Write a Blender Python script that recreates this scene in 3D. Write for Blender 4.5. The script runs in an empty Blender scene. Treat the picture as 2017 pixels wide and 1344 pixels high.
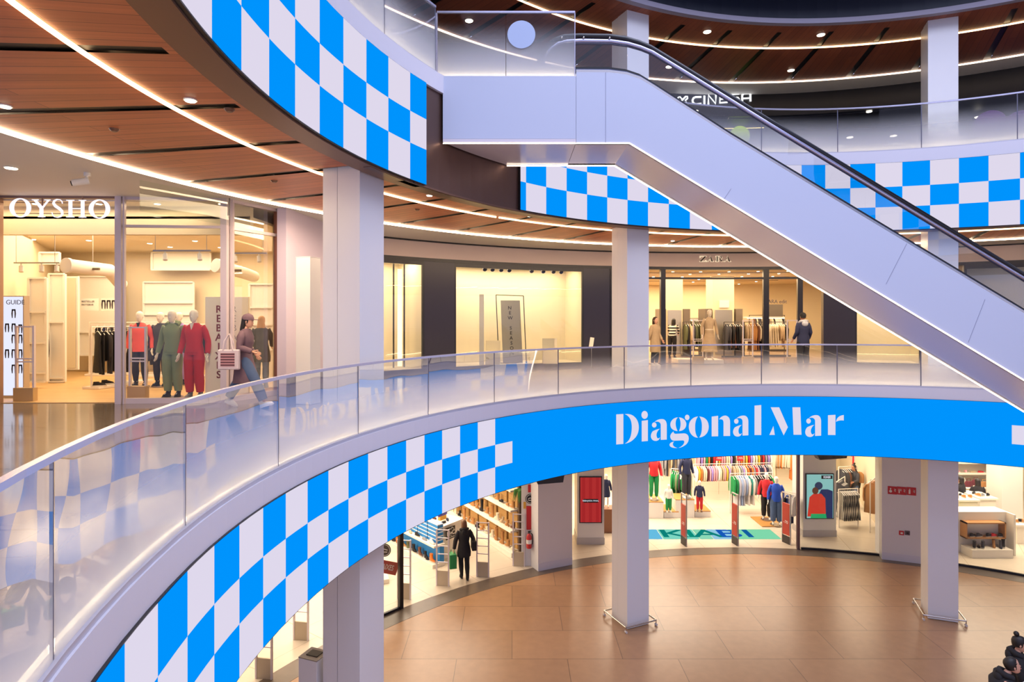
import bpy, math, random
from mathutils import Vector, Matrix
random.seed(7)
SC = bpy.context.scene
COL = SC.collection
PI = math.pi
# ---------------------------------------------------------------- camera
EYE = 7.4            # eye height above the ground-level floor
F = 1200.0           # focal length in photograph pixels (2017 wide)
cam = bpy.data.cameras.new('camera'); cam.sensor_width = 36.0
cam.lens = F / 2017.0 * 36.0
cam.shift_y = -46.0 / 2017.0
cam.clip_start = 0.05; cam.clip_end = 300
cob = bpy.data.objects.new('camera', cam); COL.objects.link(cob)
cob.location = (0, 0, EYE); cob.rotation_euler = (PI / 2, 0, 0)
SC.camera = cob
# ---------------------------------------------------------------- world, exposure
W = bpy.data.worlds.new('dusk'); SC.world = W; W.use_nodes = True
bgn = W.node_tree.nodes['Background']
bgn.inputs[0].default_value = (0.62, 0.655, 1.0, 1); bgn.inputs[1].default_value = 1.18
SC.view_settings.view_transform = 'Standard'; SC.view_settings.look = 'None'
SC.view_settings.exposure = 0.0; SC.view_settings.gamma = 1.0
SC.view_settings.use_curve_mapping = False
SC.cycles.use_denoising = True
SC.cycles.max_bounces = 7; SC.cycles.diffuse_bounces = 3; SC.cycles.glossy_bounces = 3
SC.cycles.transparent_max_bounces = 16; SC.cycles.sample_clamp_indirect = 4.0
SC.cycles.caustics_reflective = False; SC.cycles.caustics_refractive = False

def area(name, loc, sx, sy, power, col, rot=(0, 0, 0)):
    l = bpy.data.lights.new(name, 'AREA'); l.shape = 'RECTANGLE'; l.size = sx; l.size_y = sy
    l.energy = power; l.color = col
    o = bpy.data.objects.new(name, l); COL.objects.link(o); o.location = loc; o.rotation_euler = rot
    return o
WARM = (1.0, 0.75, 0.47); WARM2 = (1.0, 0.84, 0.66); COOL = (0.74, 0.79, 1.0)
CX, CY = 7.11, 5.61          # centre of the round atrium
L1, L2 = 5.75, 11.54         # upper floors
def ring(r, deg):
    a = math.radians(deg); return CX + r * math.cos(a), CY + r * math.sin(a)
# overhead fill of the atrium, and the lighting of the shops
def shop_light(name, r, deg, z, sx, sy, p, col=WARM2):
    x, y = ring(r, deg)
    return area(name, (x, y, z), sx, sy, p, col, (0, 0, math.radians(deg)))
area('atrium_fill', (6.5, 4.5, 21.5), 15, 15, 3000, COOL)  # unseen cool lamp added above the atrium to lift the ambient light
for d_ in (165, 140, 108, 78): shop_light('gallery_light', 12.4, d_, 9.5, 1.2, 5.5, 250, WARM)
for d_, p_ in ((150, 700), (128, 700), (98, 900), (78, 500), (58, 700)):
    shop_light('ground_shop_light', 18.5 if d_ != 58 else 18, d_, 3.85, 6.5, 5.5, p_)
shop_light('knit_shop_light', 19.5, 95, 9.10, 5, 7, 620, WARM)
shop_light('knit_shop_light', 24.0, 92, 9.10, 4, 9, 750, WARM)
shop_light('knit_shop_light', 20.5, 78, 9.10, 5, 6, 600, WARM)
shop_light('window_light', 16.7, 115.4, 9.12, 0.8, 4.2, 150, WARM)
shop_light('window_light', 16.7, 131.5, 9.12, 0.8, 2.0, 75, WARM)
shop_light('corner_window_light', 16.7, 69.5, 9.12, 0.8, 1.8, 70, WARM)
area('corner_shop_light', (-9.0, 15.6, 9.38), 6.5, 5.0, 520, WARM)
area('corner_shop_light', (-8.5, 12.1, 9.62), 4.5, .4, 40, WARM)

# ---------------------------------------------------------------- pixel helpers (photo pixel -> place)
def at(x, y, D):      # point seen at photo pixel (x,y) at depth D
    return Vector(((x - 1008.5) / F * D, D, EYE + (626 - y) / F * D))
def on_floor(x, y, z=0.0):
    D = (EYE - z) * F / (y - 626.0); return Vector(((x - 1008.5) / F * D, D, z))
def on_ring(x, y, rfun):
    vx = (x - 1008.5) / F
    D = 12.0
    lo, hi = 1.0, 40.0
    def g(D):
        X, Y = vx * D - CX, D - CY
        return math.hypot(X, Y) - rfun(math.degrees(math.atan2(Y, X)))
    # far intersection
    Dm = None; prev = g(2.0); d = 2.0
    best = None
    while d < 30:
        d2 = d + 0.25; cur = g(d2)
        if prev <= 0 < cur: best = (d, d2)
        prev = cur; d = d2
    if best is None: best = (2, 3)
    lo, hi = best
    for _ in range(30):
        m = (lo + hi) / 2
        if g(m) > 0: hi = m
        else: lo = m
    D = (lo + hi) / 2
    X, Y = vx * D, D
    return X, Y, EYE + (626 - y) / F * D, math.degrees(math.atan2(Y - CY, X - CX)) % 360

# ---------------------------------------------------------------- materials
def s2l(c):
    return c / 12.92 if c <= 0.04045 else ((c + 0.055) / 1.055) ** 2.4
def hexc(h):
    return tuple(s2l(int(h[i:i + 2], 16) / 255) for i in (0, 2, 4))
MATS = {}
def mat(name, h='cccccc', rough=0.6, metal=0.0, em=None, es=0.0, noise=0.0, nscale=8.0, bump=0.0, spec=0.5, sheen=0.0):
    if name in MATS: return MATS[name]
    m = bpy.data.materials.new(name); m.use_nodes = True; MATS[name] = m
    nt = m.node_tree; b = nt.nodes['Principled BSDF']
    c = hexc(h) if isinstance(h, str) else h
    b.inputs['Base Color'].default_value = (*c, 1); b.inputs['Roughness'].default_value = rough
    b.inputs['Metallic'].default_value = metal; b.inputs['Specular IOR Level'].default_value = spec
    if sheen: b.inputs['Sheen Weight'].default_value = sheen
    if em:
        e = hexc(em) if isinstance(em, str) else em
        b.inputs['Emission Color'].default_value = (*e, 1); b.inputs['Emission Strength'].default_value = es
    if noise or bump:
        tc = nt.nodes.new('ShaderNodeTexCoord'); n = nt.nodes.new('ShaderNodeTexNoise')
        n.inputs['Scale'].default_value = nscale; n.inputs['Detail'].default_value = 3
        nt.links.new(tc.outputs['Object'], n.inputs['Vector'])
        if noise:
            mx = nt.nodes.new('ShaderNodeMix'); mx.data_type = 'RGBA'
            mx.inputs['A'].default_value = (*[v * (1 - noise) for v in c], 1)
            mx.inputs['B'].default_value = (*[min(1, v * (1 + noise)) for v in c], 1)
            nt.links.new(n.outputs['Fac'], mx.inputs['Factor']); nt.links.new(mx.outputs['Result'], b.inputs['Base Color'])
        if bump:
            bp = nt.nodes.new('ShaderNodeBump'); bp.inputs['Strength'].default_value = bump; bp.inputs['Distance'].default_value = 0.02
            nt.links.new(n.outputs['Fac'], bp.inputs['Height']); nt.links.new(bp.outputs['Normal'], b.inputs['Normal'])
    return m
def emit(name, h, s):
    if name in MATS: return MATS[name]
    m = bpy.data.materials.new(name); m.use_nodes = True; MATS[name] = m
    nt = m.node_tree; nt.nodes.clear()
    e = nt.nodes.new('ShaderNodeEmission'); o = nt.nodes.new('ShaderNodeOutputMaterial')
    e.inputs[0].default_value = (*(hexc(h) if isinstance(h, str) else h), 1); e.inputs[1].default_value = s
    nt.links.new(e.outputs[0], o.inputs[0]); return m
def glass(name, tint=(0.97, 0.98, 0.97), frost=0.0, top=0.85, ior=1.45, gain=1.0, wave=0.0):
    """clear pane; frost > 0 adds the printed dot gradient of the balustrades (UV v = height)"""
    if name in MATS: return MATS[name]
    m = bpy.data.materials.new(name); m.use_nodes = True; MATS[name] = m
    nt = m.node_tree; nt.nodes.clear(); N = nt.nodes.new; L = nt.links.new
    o = N('ShaderNodeOutputMaterial'); t = N('ShaderNodeBsdfTransparent'); g = N('ShaderNodeBsdfGlossy')
    t.inputs[0].default_value = (*tint, 1); g.inputs['Roughness'].default_value = 0.0
    g.inputs['Color'].default_value = (1, 1, 1, 1)
    fr = N('ShaderNodeFresnel'); fr.inputs[0].default_value = ior
    mu = N('ShaderNodeMath'); mu.operation = 'MULTIPLY'; mu.inputs[1].default_value = gain; mu.use_clamp = True
    L(fr.outputs[0], mu.inputs[0])
    mx = N('ShaderNodeMixShader'); L(mu.outputs[0], mx.inputs[0]); L(t.outputs[0], mx.inputs[1]); L(g.outputs[0], mx.inputs[2])
    if wave:
        tc = N('ShaderNodeTexCoord'); n = N('ShaderNodeTexNoise'); n.inputs['Scale'].default_value = 1.3
        n.inputs['Detail'].default_value = 0.5
        L(tc.outputs['Object'], n.inputs['Vector']); bp = N('ShaderNodeBump')
        bp.inputs['Strength'].default_value = wave; bp.inputs['Distance'].default_value = 0.1
        L(n.outputs['Fac'], bp.inputs['Height']); L(bp.outputs['Normal'], g.inputs['Normal'])
    last = mx
    if frost:
        uv = N('ShaderNodeUVMap'); sp = N('ShaderNodeSeparateXYZ'); L(uv.outputs[0], sp.inputs[0])
        mr = N('ShaderNodeMapRange'); mr.inputs['From Min'].default_value = 0.0; mr.inputs['From Max'].default_value = top
        mr.inputs['To Min'].default_value = frost; mr.inputs['To Max'].default_value = 0.0
        mr.interpolation_type = 'SMOOTHSTEP'
        L(sp.outputs[1], mr.inputs['Value'])
        d = N('ShaderNodeBsdfDiffuse'); d.inputs[0].default_value = (0.82, 0.82, 0.84, 1)
        tr = N('ShaderNodeBsdfTranslucent'); tr.inputs[0].default_value = (0.82, 0.82, 0.84, 1)
        dm = N('ShaderNodeMixShader'); dm.inputs[0].default_value = 0.5
        L(d.outputs[0], dm.inputs[1]); L(tr.outputs[0], dm.inputs[2])
        fm = N('ShaderNodeMixShader'); L(mr.outputs[0], fm.inputs[0]); L(mx.outputs[0], fm.inputs[1]); L(dm.outputs[0], fm.inputs[2])
        last = fm
    L(last.outputs[0], o.inputs[0]); return m
def uvmat(name, kind, c1, c2, c3, rough, bw, bh, mortar=0.01, spec=0.5, grain=0.0):
    """boards / tiles from UV in metres"""
    if name in MATS: return MATS[name]
    m = bpy.data.materials.new(name); m.use_nodes = True; MATS[name] = m
    nt = m.node_tree; b = nt.nodes['Principled BSDF']; N = nt.nodes.new; L = nt.links.new
    uv = N('ShaderNodeUVMap'); br = N('ShaderNodeTexBrick'); L(uv.outputs[0], br.inputs['Vector'])
    br.inputs['Color1'].default_value = (*hexc(c1), 1); br.inputs['Color2'].default_value = (*hexc(c2), 1)
    br.inputs['Mortar'].default_value = (*hexc(c3), 1); br.inputs['Scale'].default_value = 1.0
    br.inputs['Mortar Size'].default_value = mortar; br.inputs['Brick Width'].default_value = bw
    br.inputs['Row Height'].default_value = bh; br.inputs['Mortar Smooth'].default_value = 0.1
    n = N('ShaderNodeTexNoise'); mp = N('ShaderNodeMapping'); L(uv.outputs[0], mp.inputs[0])
    mp.inputs['Scale'].default_value = (0.7, 14, 1) if kind == 'wood' else (3, 3, 3)
    L(mp.outputs[0], n.inputs['Vector']); n.inputs['Scale'].default_value = 1.6; n.inputs['Detail'].default_value = 5
    mx = N('ShaderNodeMix'); mx.data_type = 'RGBA'; mx.blend_type = 'MULTIPLY'; mx.inputs['Factor'].default_value = grain
    rp = N('ShaderNodeMapRange'); rp.inputs['To Min'].default_value = 0.35; rp.inputs['To Max'].default_value = 1.45
    L(n.outputs['Fac'], rp.inputs['Value'])
    cb = N('ShaderNodeCombineColor'); [L(rp.outputs[0], cb.inputs[i]) for i in range(3)]
    L(br.outputs['Color'], mx.inputs['A']); L(cb.outputs[0], mx.inputs['B']); L(mx.outputs['Result'], b.inputs['Base Color'])
    b.inputs['Roughness'].default_value = rough; b.inputs['Specular IOR Level'].default_value = spec
    return m

WHITE = mat('white_panel', 'dddcdf', 0.35, noise=0.015, nscale=0.7)
WHITE2 = mat('white_paint', 'e4e0da', 0.6, noise=0.02, nscale=1.5)
CREAM = mat('cream_wall', 'e2d2b4', 0.7, noise=0.03, nscale=1.2)
GREY = mat('grey_metal', '9a9aa0', 0.3, 0.8)
STEEL = mat('brushed_steel', 'c8c4c0', 0.25, 1.0)
BLACK = mat('black_paint', '101014', 0.4)
NAVY = mat('dark_panel', '1c1a28', 0.35)
BRONZE = mat('bronze_panel', '6b5248', 0.35, 0.7, noise=0.12, nscale=1.5)
TRIM = mat('brown_trim', '7a5a48', 0.4, 0.4)
GLASS = glass('clear_glass', gain=1.0)
RAILGLASS = glass('balustrade_glass', frost=0.85, top=0.88, gain=0.34, wave=0.06)
SHOPGLASS = glass('shop_window_glass', gain=0.55)
LEDB = emit('led_blue_pixels', (0.0, 0.30, 1.0), 0.98)
LEDW = emit('led_white_pixels', (0.74, 0.69, 0.84), 1.0)
GLOW = emit('warm_light_strip', (1.0, 0.66, 0.34), 6.0)
GLOWP = emit('pale_light_strip', (1.0, 0.76, 0.58), 5.0)
GLOWC = emit('cove_light_strip', (1.0, 0.70, 0.44), 28.0)
FOOTGLOW = emit('foot_light_strip', (1.0, 0.80, 0.50), 20.0)
SPOTM = emit('downlight_lens', (1.0, 0.86, 0.62), 9.0)
SIGNW = emit('lit_letter_face', (0.95, 0.88, 1.0), 1.25)
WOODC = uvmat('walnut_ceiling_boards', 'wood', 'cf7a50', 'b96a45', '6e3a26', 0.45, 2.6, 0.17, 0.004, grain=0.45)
WOODSHADE = uvmat('shaded_walnut_ceiling_boards', 'wood', '8e4d36', '7c4230', '4a261a', 0.5, 2.6, 0.17, 0.004, grain=0.45)  # same walnut, with the dimness of the upper gallery put into its colour
TILE = uvmat('stone_floor_tiles', 'tile', 'b58a64', 'aa815d', '7e6048', 0.30, 2.4, 1.2, 0.008, grain=0.25)
DARKTILE = uvmat('dark_polished_tiles', 'tile', '75695e', '6b6056', '453b34', 0.10, 1.2, 0.6, 0.008, grain=0.25, spec=0.8)
OAKF = uvmat('oak_shop_floor', 'wood', 'd9b37c', 'cfa66e', 'a17c4a', 0.35, 2.0, 0.16, 0.004, grain=0.25)
CREAMF = uvmat('cream_shop_floor', 'tile', 'd9cbb8', 'd3c5b2', 'b5a48e', 0.25, 1.2, 1.2, 0.006, grain=0.08)

# ---------------------------------------------------------------- mesh builder
class MB:
    def __init__(s): s.v = []; s.f = []; s.m = []; s.uv = {}; s.mats = []; s.T = Matrix.Identity(4); s.sm = set()
    def mi(s, m):
        if m not in s.mats: s.mats.append(m)
        return s.mats.index(m)
    def add(s, vs, fs, m, uvs=None, smooth=False):
        b = len(s.v); k = s.mi(m)
        s.v += [s.T @ Vector(p) for p in vs]
        for i, f in enumerate(fs):
            if smooth: s.sm.add(len(s.f))
            if uvs: s.uv[len(s.f)] = [uvs[j] for j in f]
            s.f.append([b + j for j in f]); s.m.append(k)
        return s
    def box(s, c, d, m, rz=0.0, R=None):
        x, y, z = d[0] / 2, d[1] / 2, d[2] / 2
        M = R if R is not None else Matrix.Rotation(rz, 3, 'Z')
        c = Vector(c)
        vs = [c + M @ Vector((a * x, b * y, e * z)) for a, b, e in
              ((-1, -1, -1), (1, -1, -1), (1, 1, -1), (-1, 1, -1), (-1, -1, 1), (1, -1, 1), (1, 1, 1), (-1, 1, 1))]
        return s.add(vs, [(0, 3, 2, 1), (4, 5, 6, 7), (0, 1, 5, 4), (1, 2, 6, 5), (2, 3, 7, 6), (3, 0, 4, 7)], m)
    def b2(s, p, q, m):      # box from corner to corner
        return s.box([(a + b) / 2 for a, b in zip(p, q)], [abs(a - b) for a, b in zip(p, q)], m)
    def prism(s, poly, z0, z1, m, uv=False):
        n = len(poly)
        vs = [(x, y, z0) for x, y in poly] + [(x, y, z1) for x, y in poly]
        fs = [tuple(range(n))[::-1], tuple(range(n, 2 * n))] + [(i, (i + 1) % n, n + (i + 1) % n, n + i) for i in range(n)]
        return s.add(vs, fs, m, [(x, y) for x, y in poly] * 2 if uv else None)
    def slab(s, poly, axis, d0, d1, m):   # polygon in (u,w) = (x,z) pushed along y, or (y,z) along x
        n = len(poly)
        g = (lambda u, w, d: (u, d, w)) if axis == 'y' else (lambda u, w, d: (d, u, w))
        vs = [g(u, w, d0) for u, w in poly] + [g(u, w, d1) for u, w in poly]
        fs = [tuple(range(n)), tuple(range(n, 2 * n))[::-1]] + [(i, n + i, n + (i + 1) % n, (i + 1) % n) for i in range(n)]
        return s.add(vs, fs, m)
    def tube(s, path, r, m, n=8, closed=False, rads=None, caps=True, ry=None):
        P = [Vector(p) for p in path]; N = len(P); vs = []; up = Vector((0, 0, 1))
        for i, p in enumerate(P):
            if closed: t = (P[(i + 1) % N] - P[i - 1])
            else: t = P[min(i + 1, N - 1)] - P[max(i - 1, 0)]
            t = t.normalized() if t.length > 1e-9 else Vector((0, 0, 1))
            if i == 0:
                a = up if abs(t.z) < 0.95 else Vector((0, 1, 0)); u = t.cross(a).normalized()
            else:
                u = (u - t * u.dot(t)); u = u.normalized() if u.length > 1e-6 else t.cross(up).normalized()
            w = u.cross(t).normalized()
            rr = rads[i] if rads else r; r2 = rr if ry is None else ry
            vs += [p + u * rr * math.cos(2 * PI * k / n) + w * r2 * math.sin(2 * PI * k / n) for k in range(n)]
        fs = []
        for i in range(N if closed else N - 1):
            j = (i + 1) % N
            fs += [(i * n + k, i * n + (k + 1) % n, j * n + (k + 1) % n, j * n + k) for k in range(n)]
        s.add(vs, fs, m, smooth=n > 5)
        if not closed and caps: s.add(vs[:n], [tuple(range(n))[::-1]], m); s.add(vs[-n:], [tuple(range(n))], m)
        return s
    def loft(s, rings, m, n=12, smooth=True, caps=True):
        """rings: (cx,cy,cz,rx,ry[,yaw[,tiltx]]) ellipses stacked"""
        vs = []
        for q in rings:
            cx, cy, cz, rx, ry = q[:5]; yaw = q[5] if len(q) > 5 else 0.0; tx = q[6] if len(q) > 6 else 0.0
            ca, sa = math.cos(yaw), math.sin(yaw)
            for k in range(n):
                a = 2 * PI * k / n; x, y = rx * math.cos(a), ry * math.sin(a)
                vs.append((cx + x * ca - y * sa, cy + x * sa + y * ca, cz + y * tx))
        fs = []
        for i in range(len(rings) - 1):
            fs += [(i * n + k, i * n + (k + 1) % n, (i + 1) * n + (k + 1) % n, (i + 1) * n + k) for k in range(n)]
        s.add(vs, fs, m, smooth=smooth)
        if caps: s.add(vs[:n], [tuple(range(n))[::-1]], m); s.add(vs[-n:], [tuple(range(n))], m)
        return s
    def arc(s, r0, r1, z0, z1, a0, a1, m, n=None, uv=False, voff=11.0, faces='all'):
        """solid ring sector; r0,r1 numbers or functions of degrees"""
        n = n or max(2, int(abs(a1 - a0) / 2.5)); vs = []; uvs = []
        f0 = r0 if callable(r0) else (lambda a: r0); f1 = r1 if callable(r1) else (lambda a: r1)
        for i in range(n + 1):
            a = a0 + (a1 - a0) * i / n
            for r, z in ((f0(a), z0), (f1(a), z0), (f1(a), z1), (f0(a), z1)):
                x, y = ring(r, a); vs.append((x, y, z)); uvs.append((r, math.radians(a) * voff))
        fs = []
        for i in range(n):
            b = i * 4; c = b + 4
            fs += [(b, b + 1, c + 1, c), (b + 1, b + 2, c + 2, c + 1), (b + 2, b + 3, c + 3, c + 2), (b + 3, b, c, c + 3)]
        fs += [(0, 3, 2, 1), (4 * n, 4 * n + 1, 4 * n + 2, 4 * n + 3)]
        return s.add(vs, fs, m, uvs if uv else None)
    def ball(s, c, r, m, n=12, k=8, sx=1, sy=1, sz=1):
        return s.loft([(c[0], c[1], c[2] - r * sz * math.cos(PI * i / k), max(1e-4, r * sx * math.sin(PI * i / k)), max(1e-4, r * sy * math.sin(PI * i / k))) for i in range(k + 1)], m, n, caps=False)
    def disc(s, c, r, m, nrm='z', t=0.01, n=24):
        pts = [(r * math.cos(2 * PI * i / n), r * math.sin(2 * PI * i / n)) for i in range(n)]
        if nrm == 'z': return s.prism([(c[0] + a, c[1] + b) for a, b in pts], c[2] - t / 2, c[2] + t / 2, m)
        return s.slab([(c[0] + a, c[2] + b) for a, b in pts], 'y', c[1] - t / 2, c[1] + t / 2, m)
    def build(s, name, parent=None, bevel=0.0, **tags):
        me = bpy.data.meshes.new(name); me.from_pydata([tuple(v) for v in s.v], [], s.f)
        for m in s.mats: me.materials.append(m)
        if s.m: me.polygons.foreach_set('material_index', s.m)
        if s.uv:
            ul = me.uv_layers.new(name='UVMap')
            for fi, us in s.uv.items():
                p = me.polygons[fi]
                for li, u in zip(p.loop_indices, us): ul.data[li].uv = u
        if s.sm: me.polygons.foreach_set('use_smooth', [i in s.sm for i in range(len(s.f))])
        o = bpy.data.objects.new(name, me); COL.objects.link(o)
        if parent is not None: o.parent = parent
        if bevel:
            bv = o.modifiers.new('bevel', 'BEVEL'); bv.width = bevel; bv.segments = 2; bv.limit_method = 'ANGLE'
        for k, v in tags.items():
            if v is not None: o[k] = v
        return o
def thing(name, label, cat, loc=(0, 0, 0), rz=0.0, group=None):
    o = bpy.data.objects.new(name, None); COL.objects.link(o); o.empty_display_size = 0.1
    o.location = loc; o.rotation_euler = (0, 0, rz); o['label'] = label; o['category'] = cat
    if group: o['group'] = group
    return o
def tag(o, label, cat, group=None, kind=None):
    o['label'] = label; o['category'] = cat
    if group: o['group'] = group
    if kind: o['kind'] = kind
    return o
def struct(o, label=None):
    o['kind'] = 'structure'
    if label: o['label'] = label
    return o
def dup(root, loc, rz=0.0, label=None, group=None, scale=None):
    r = root.copy(); COL.objects.link(r); r.location = loc; r.rotation_euler = (0, 0, rz)
    if label: r['label'] = label
    if group: r['group'] = group
    if scale: r.scale = scale
    def kids(src, dst):
        for ch in [c for c in CHILD.get(src.name, [])]:
            c = ch.copy(); COL.objects.link(c); c.parent = dst
            CHILD.setdefault(dst.name, []).append(c); kids(ch, c)
    kids(root, r); return r
CHILD = {}
def remember(root):
    """index the children of a finished prototype so that dup() can copy them"""
    def rec(o):
        CHILD[o.name] = list(o.children)
        for c in o.children: rec(c)
    rec(root); return root

# text through the built-in outline font -> mesh
def text_mesh(txt, size, m, depth=0.01, align='CENTER', bold=0.0, spacing=1.0, shear=0.0, vertical=False, line=1.0):
    cu = bpy.data.curves.new('lettering', 'FONT'); cu.body = '\n'.join(txt) if vertical else txt
    cu.size = size; cu.extrude = depth / 2; cu.align_x = align; cu.align_y = 'CENTER'
    cu.offset = bold; cu.space_character = spacing; cu.shear = shear; cu.space_line = line; cu.resolution_u = 3
    o = bpy.data.objects.new('lettering', cu); COL.objects.link(o)
    bpy.context.view_layer.update()
    dg = bpy.context.evaluated_depsgraph_get()
    me = bpy.data.meshes.new_from_object(o.evaluated_get(dg))
    bpy.data.objects.remove(o); bpy.data.curves.remove(cu)
    me.materials.clear(); me.materials.append(m)
    for p in me.polygons: p.material_index = 0
    return me
def text(name, txt, size, m, loc, rot, parent=None, scalex=1.0, **kw):
    me = text_mesh(txt, size, m, **kw)
    o = bpy.data.objects.new(name, me); COL.objects.link(o); o.location = loc; o.rotation_euler = rot
    o.scale = (scalex, 1, 1)
    if parent is not None: o.parent = parent
    return o
# ================================================================ the atrium shell
L2 = 11.46
RU = 9.50
def rmid(a):
    a = a % 360
    if a > 270: a = 60
    a = min(max(a, 62.0), 188.5); t = (a - 120) / 60
    return ((((-0.0478163 * t - 0.1143114) * t + 0.0171512) * t + 0.4855596) * t) + 9.3123523
def rup(a): return RU
# angles 0..360; everything nearer than the camera is left open (it stands on the same ring)
A_L, A_R = 201.0, -62.0
FS0 = struct(MB().prism([(-30, -8), (45, -8), (45, 45), (-30, 45)], -0.3, 0.0, TILE, uv=True).build('floor'), 'brown stone tile floor of the ground level')
# dark threshold course in front of the ground shops
struct(MB().arc(13.45, 14.0, 0.0, 0.004, 205, -40, mat('threshold_stone', '6c5f54', 0.3, noise=0.15, nscale=5), 90).build('trim_1'))
struct(MB().arc(14.0, 30, 0.0, 0.006, 205, -40, CREAMF, 60, uv=True).build('floor'), 'cream shop floor of the ground level')
# first gallery slab, underside, floor
struct(MB().arc(lambda a: rmid(a) + 0.02, 26, 5.70, L1, A_L, A_R, DARKTILE, 110, uv=True).build('floor'), 'dark polished gallery floor')
struct(MB().arc(lambda a: rmid(a) + 0.12, 14.05, 4.12, 5.69, A_L, A_R, WHITE2, 110).build('ceiling'))
# second gallery slab
struct(MB().arc(RU + 0.02, 26, L2 - 0.05, L2, A_L, A_R, DARKTILE, 100, uv=True).build('floor'))
struct(MB().arc(RU + 0.14, 13.45, 9.95, L2 - 0.06, A_L, A_R, BLACK, 100).build('wall_core'))
ZC = EYE + 2.20          # underside of the walnut ceiling, gallery one
ZD = EYE + 7.30          # gallery two
def wood_ring(zc, name, r_in, r_out, a0, wm):
    # 7.5 degree boards fields separated by black slots that stop short of the inner rim
    b = MB(); da = 7.5; n = 36
    sl = MB()
    k = 0; a = a0
    while k < n:
        h = math.degrees(0.075 / 11.5)
        rs = r_in + 0.36
        # board field in UV metres
        def quad(aA, aB, rA, rB):
            m = 3
            vs = []; uv = []
            for i in range(m + 1):
                t = aA + (aB - aA) * i / m
                for r in (rA, rB):
                    x, y = ring(r, t); vs.append((x, y, zc)); uv.append((r + k * 1.37, math.radians(t - a) * 11.5 + k * 3.3))
            fs = [(2 * i, 2 * i + 1, 2 * i + 3, 2 * i + 2) for i in range(m)]
            b.add(vs, fs, wm, uv)
        quad(a + h, a + da - h, r_in, r_out)
        quad(a - h, a + h, r_in, rs)
        sl.arc(rs, r_out - 0.0, zc + 0.02, zc + 0.10, a - h, a + h, BLACK, 1)
        a += da; k += 1
    # a thin upper skin so that the ceiling has thickness
    b.arc(r_in, r_out, zc + 0.11, zc + 0.16, a0, a0 + da * n, BLACK, 80)
    o = struct(b.build('ceiling'), name); s2 = sl.build('ceiling_slot', o)
    return o
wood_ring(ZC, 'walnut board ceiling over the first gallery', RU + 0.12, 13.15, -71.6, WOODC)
wood_ring(ZD, 'walnut board ceiling over the second gallery', RU + 0.12, 13.25, -66.0, WOODSHADE)
struct(MB().arc(13.19, 26, ZC + 0.12, ZC + 0.2, A_L, A_R, WHITE2, 100).build('ceiling'), 'white plaster ceiling over the first gallery')
struct(MB().arc(13.17, 13.25, ZC - 0.005, ZC + 0.13, A_L, A_R, WHITE2, 100).build('trim_2'))
struct(MB().arc(13.29, 14.5, ZD + 0.03, ZD + 0.1, A_L, A_R, WHITE2, 100).build('ceiling'), 'white plaster ceiling over the second gallery')
# rims of the galleries: pale fascia above each display, brown lip below
FAS = mat('pale_fascia', 'd6d4de', 0.4, noise=0.02, nscale=0.6)
struct(MB().arc(lambda a: rmid(a) - 0.02, lambda a: rmid(a) + 0.11, 5.49, 5.76, A_L, A_R, FAS, 120).build('trim_3'), 'pale curved rim under the lower glass balustrade')
struct(MB().arc(RU - 0.03, RU + 0.13, 11.17, L2 + 0.01, A_L, A_R, FAS, 120).build('trim_4'), 'pale curved rim under the upper glass balustrade')
struct(MB().arc(RU + 0.02, RU + 0.13, 9.50, 11.17, 162.5, 132.3, BRONZE, 16).arc(RU + 0.0, RU + 0.13, 9.50, 11.17, 157.0, 154.2, NAVY, 3).build('wall_bare_rim'), 'bronze sheet cladding of the gallery rim under the landing')
struct(MB().arc(RU + 0.0, RU + 0.30, 9.505, 9.535, A_L, A_R, TRIM, 110).build('trim_5'))
# seams of the bronze sheets
# roof edge
ROOF = mat('night_roof', '141a2c', 0.5)
struct(MB().arc(RU - 0.05, RU + 0.10, ZD - 0.02, ZD + 0.10, A_L, A_R, mat('roof_rim', '8a8494', 0.5), 110).build('trim_6'))
struct(MB().arc(RU + 0.1, RU + 0.5, ZD + 0.1, 19.5, A_L, A_R, ROOF, 90).build('wall_roof'))
struct(MB().arc(RU - 0.9, RU + 0.1, ZD + 0.75, ZD + 0.85, A_L, A_R, ROOF, 90).build('trim_7'))

# ---------------------------------------------------------------- light strips
def strip(r, z, a0, a1, m, label, w=0.030, n=None, cat='light strip', gap=()):
    b = MB(); b.arc(r - w / 2, r + w / 2, z - 0.03, z, a0, a1, m, n or int(abs(a1 - a0) / 1.5))
    return tag(b.build('light_strip'), label, cat)
strip(10.66, ZC, 201, 134.4, GLOW, 'glowing warm strip curving across the lower walnut ceiling, left of the middle column')
strip(10.66, ZC, 133.9, -30, GLOW, 'glowing warm strip curving across the lower walnut ceiling towards the right edge')
strip(13.17, ZC - 0.0, 201, -30, GLOWC, 'pale glowing strip along the outer edge of the lower walnut ceiling', 0.035)
strip(10.86, ZD, 201, -30, GLOW, 'glowing strip across the upper walnut ceiling near the atrium')
strip(13.27, ZD, 201, -30, GLOWP, 'glowing strip along the outer edge of the upper walnut ceiling', 0.04)

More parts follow.
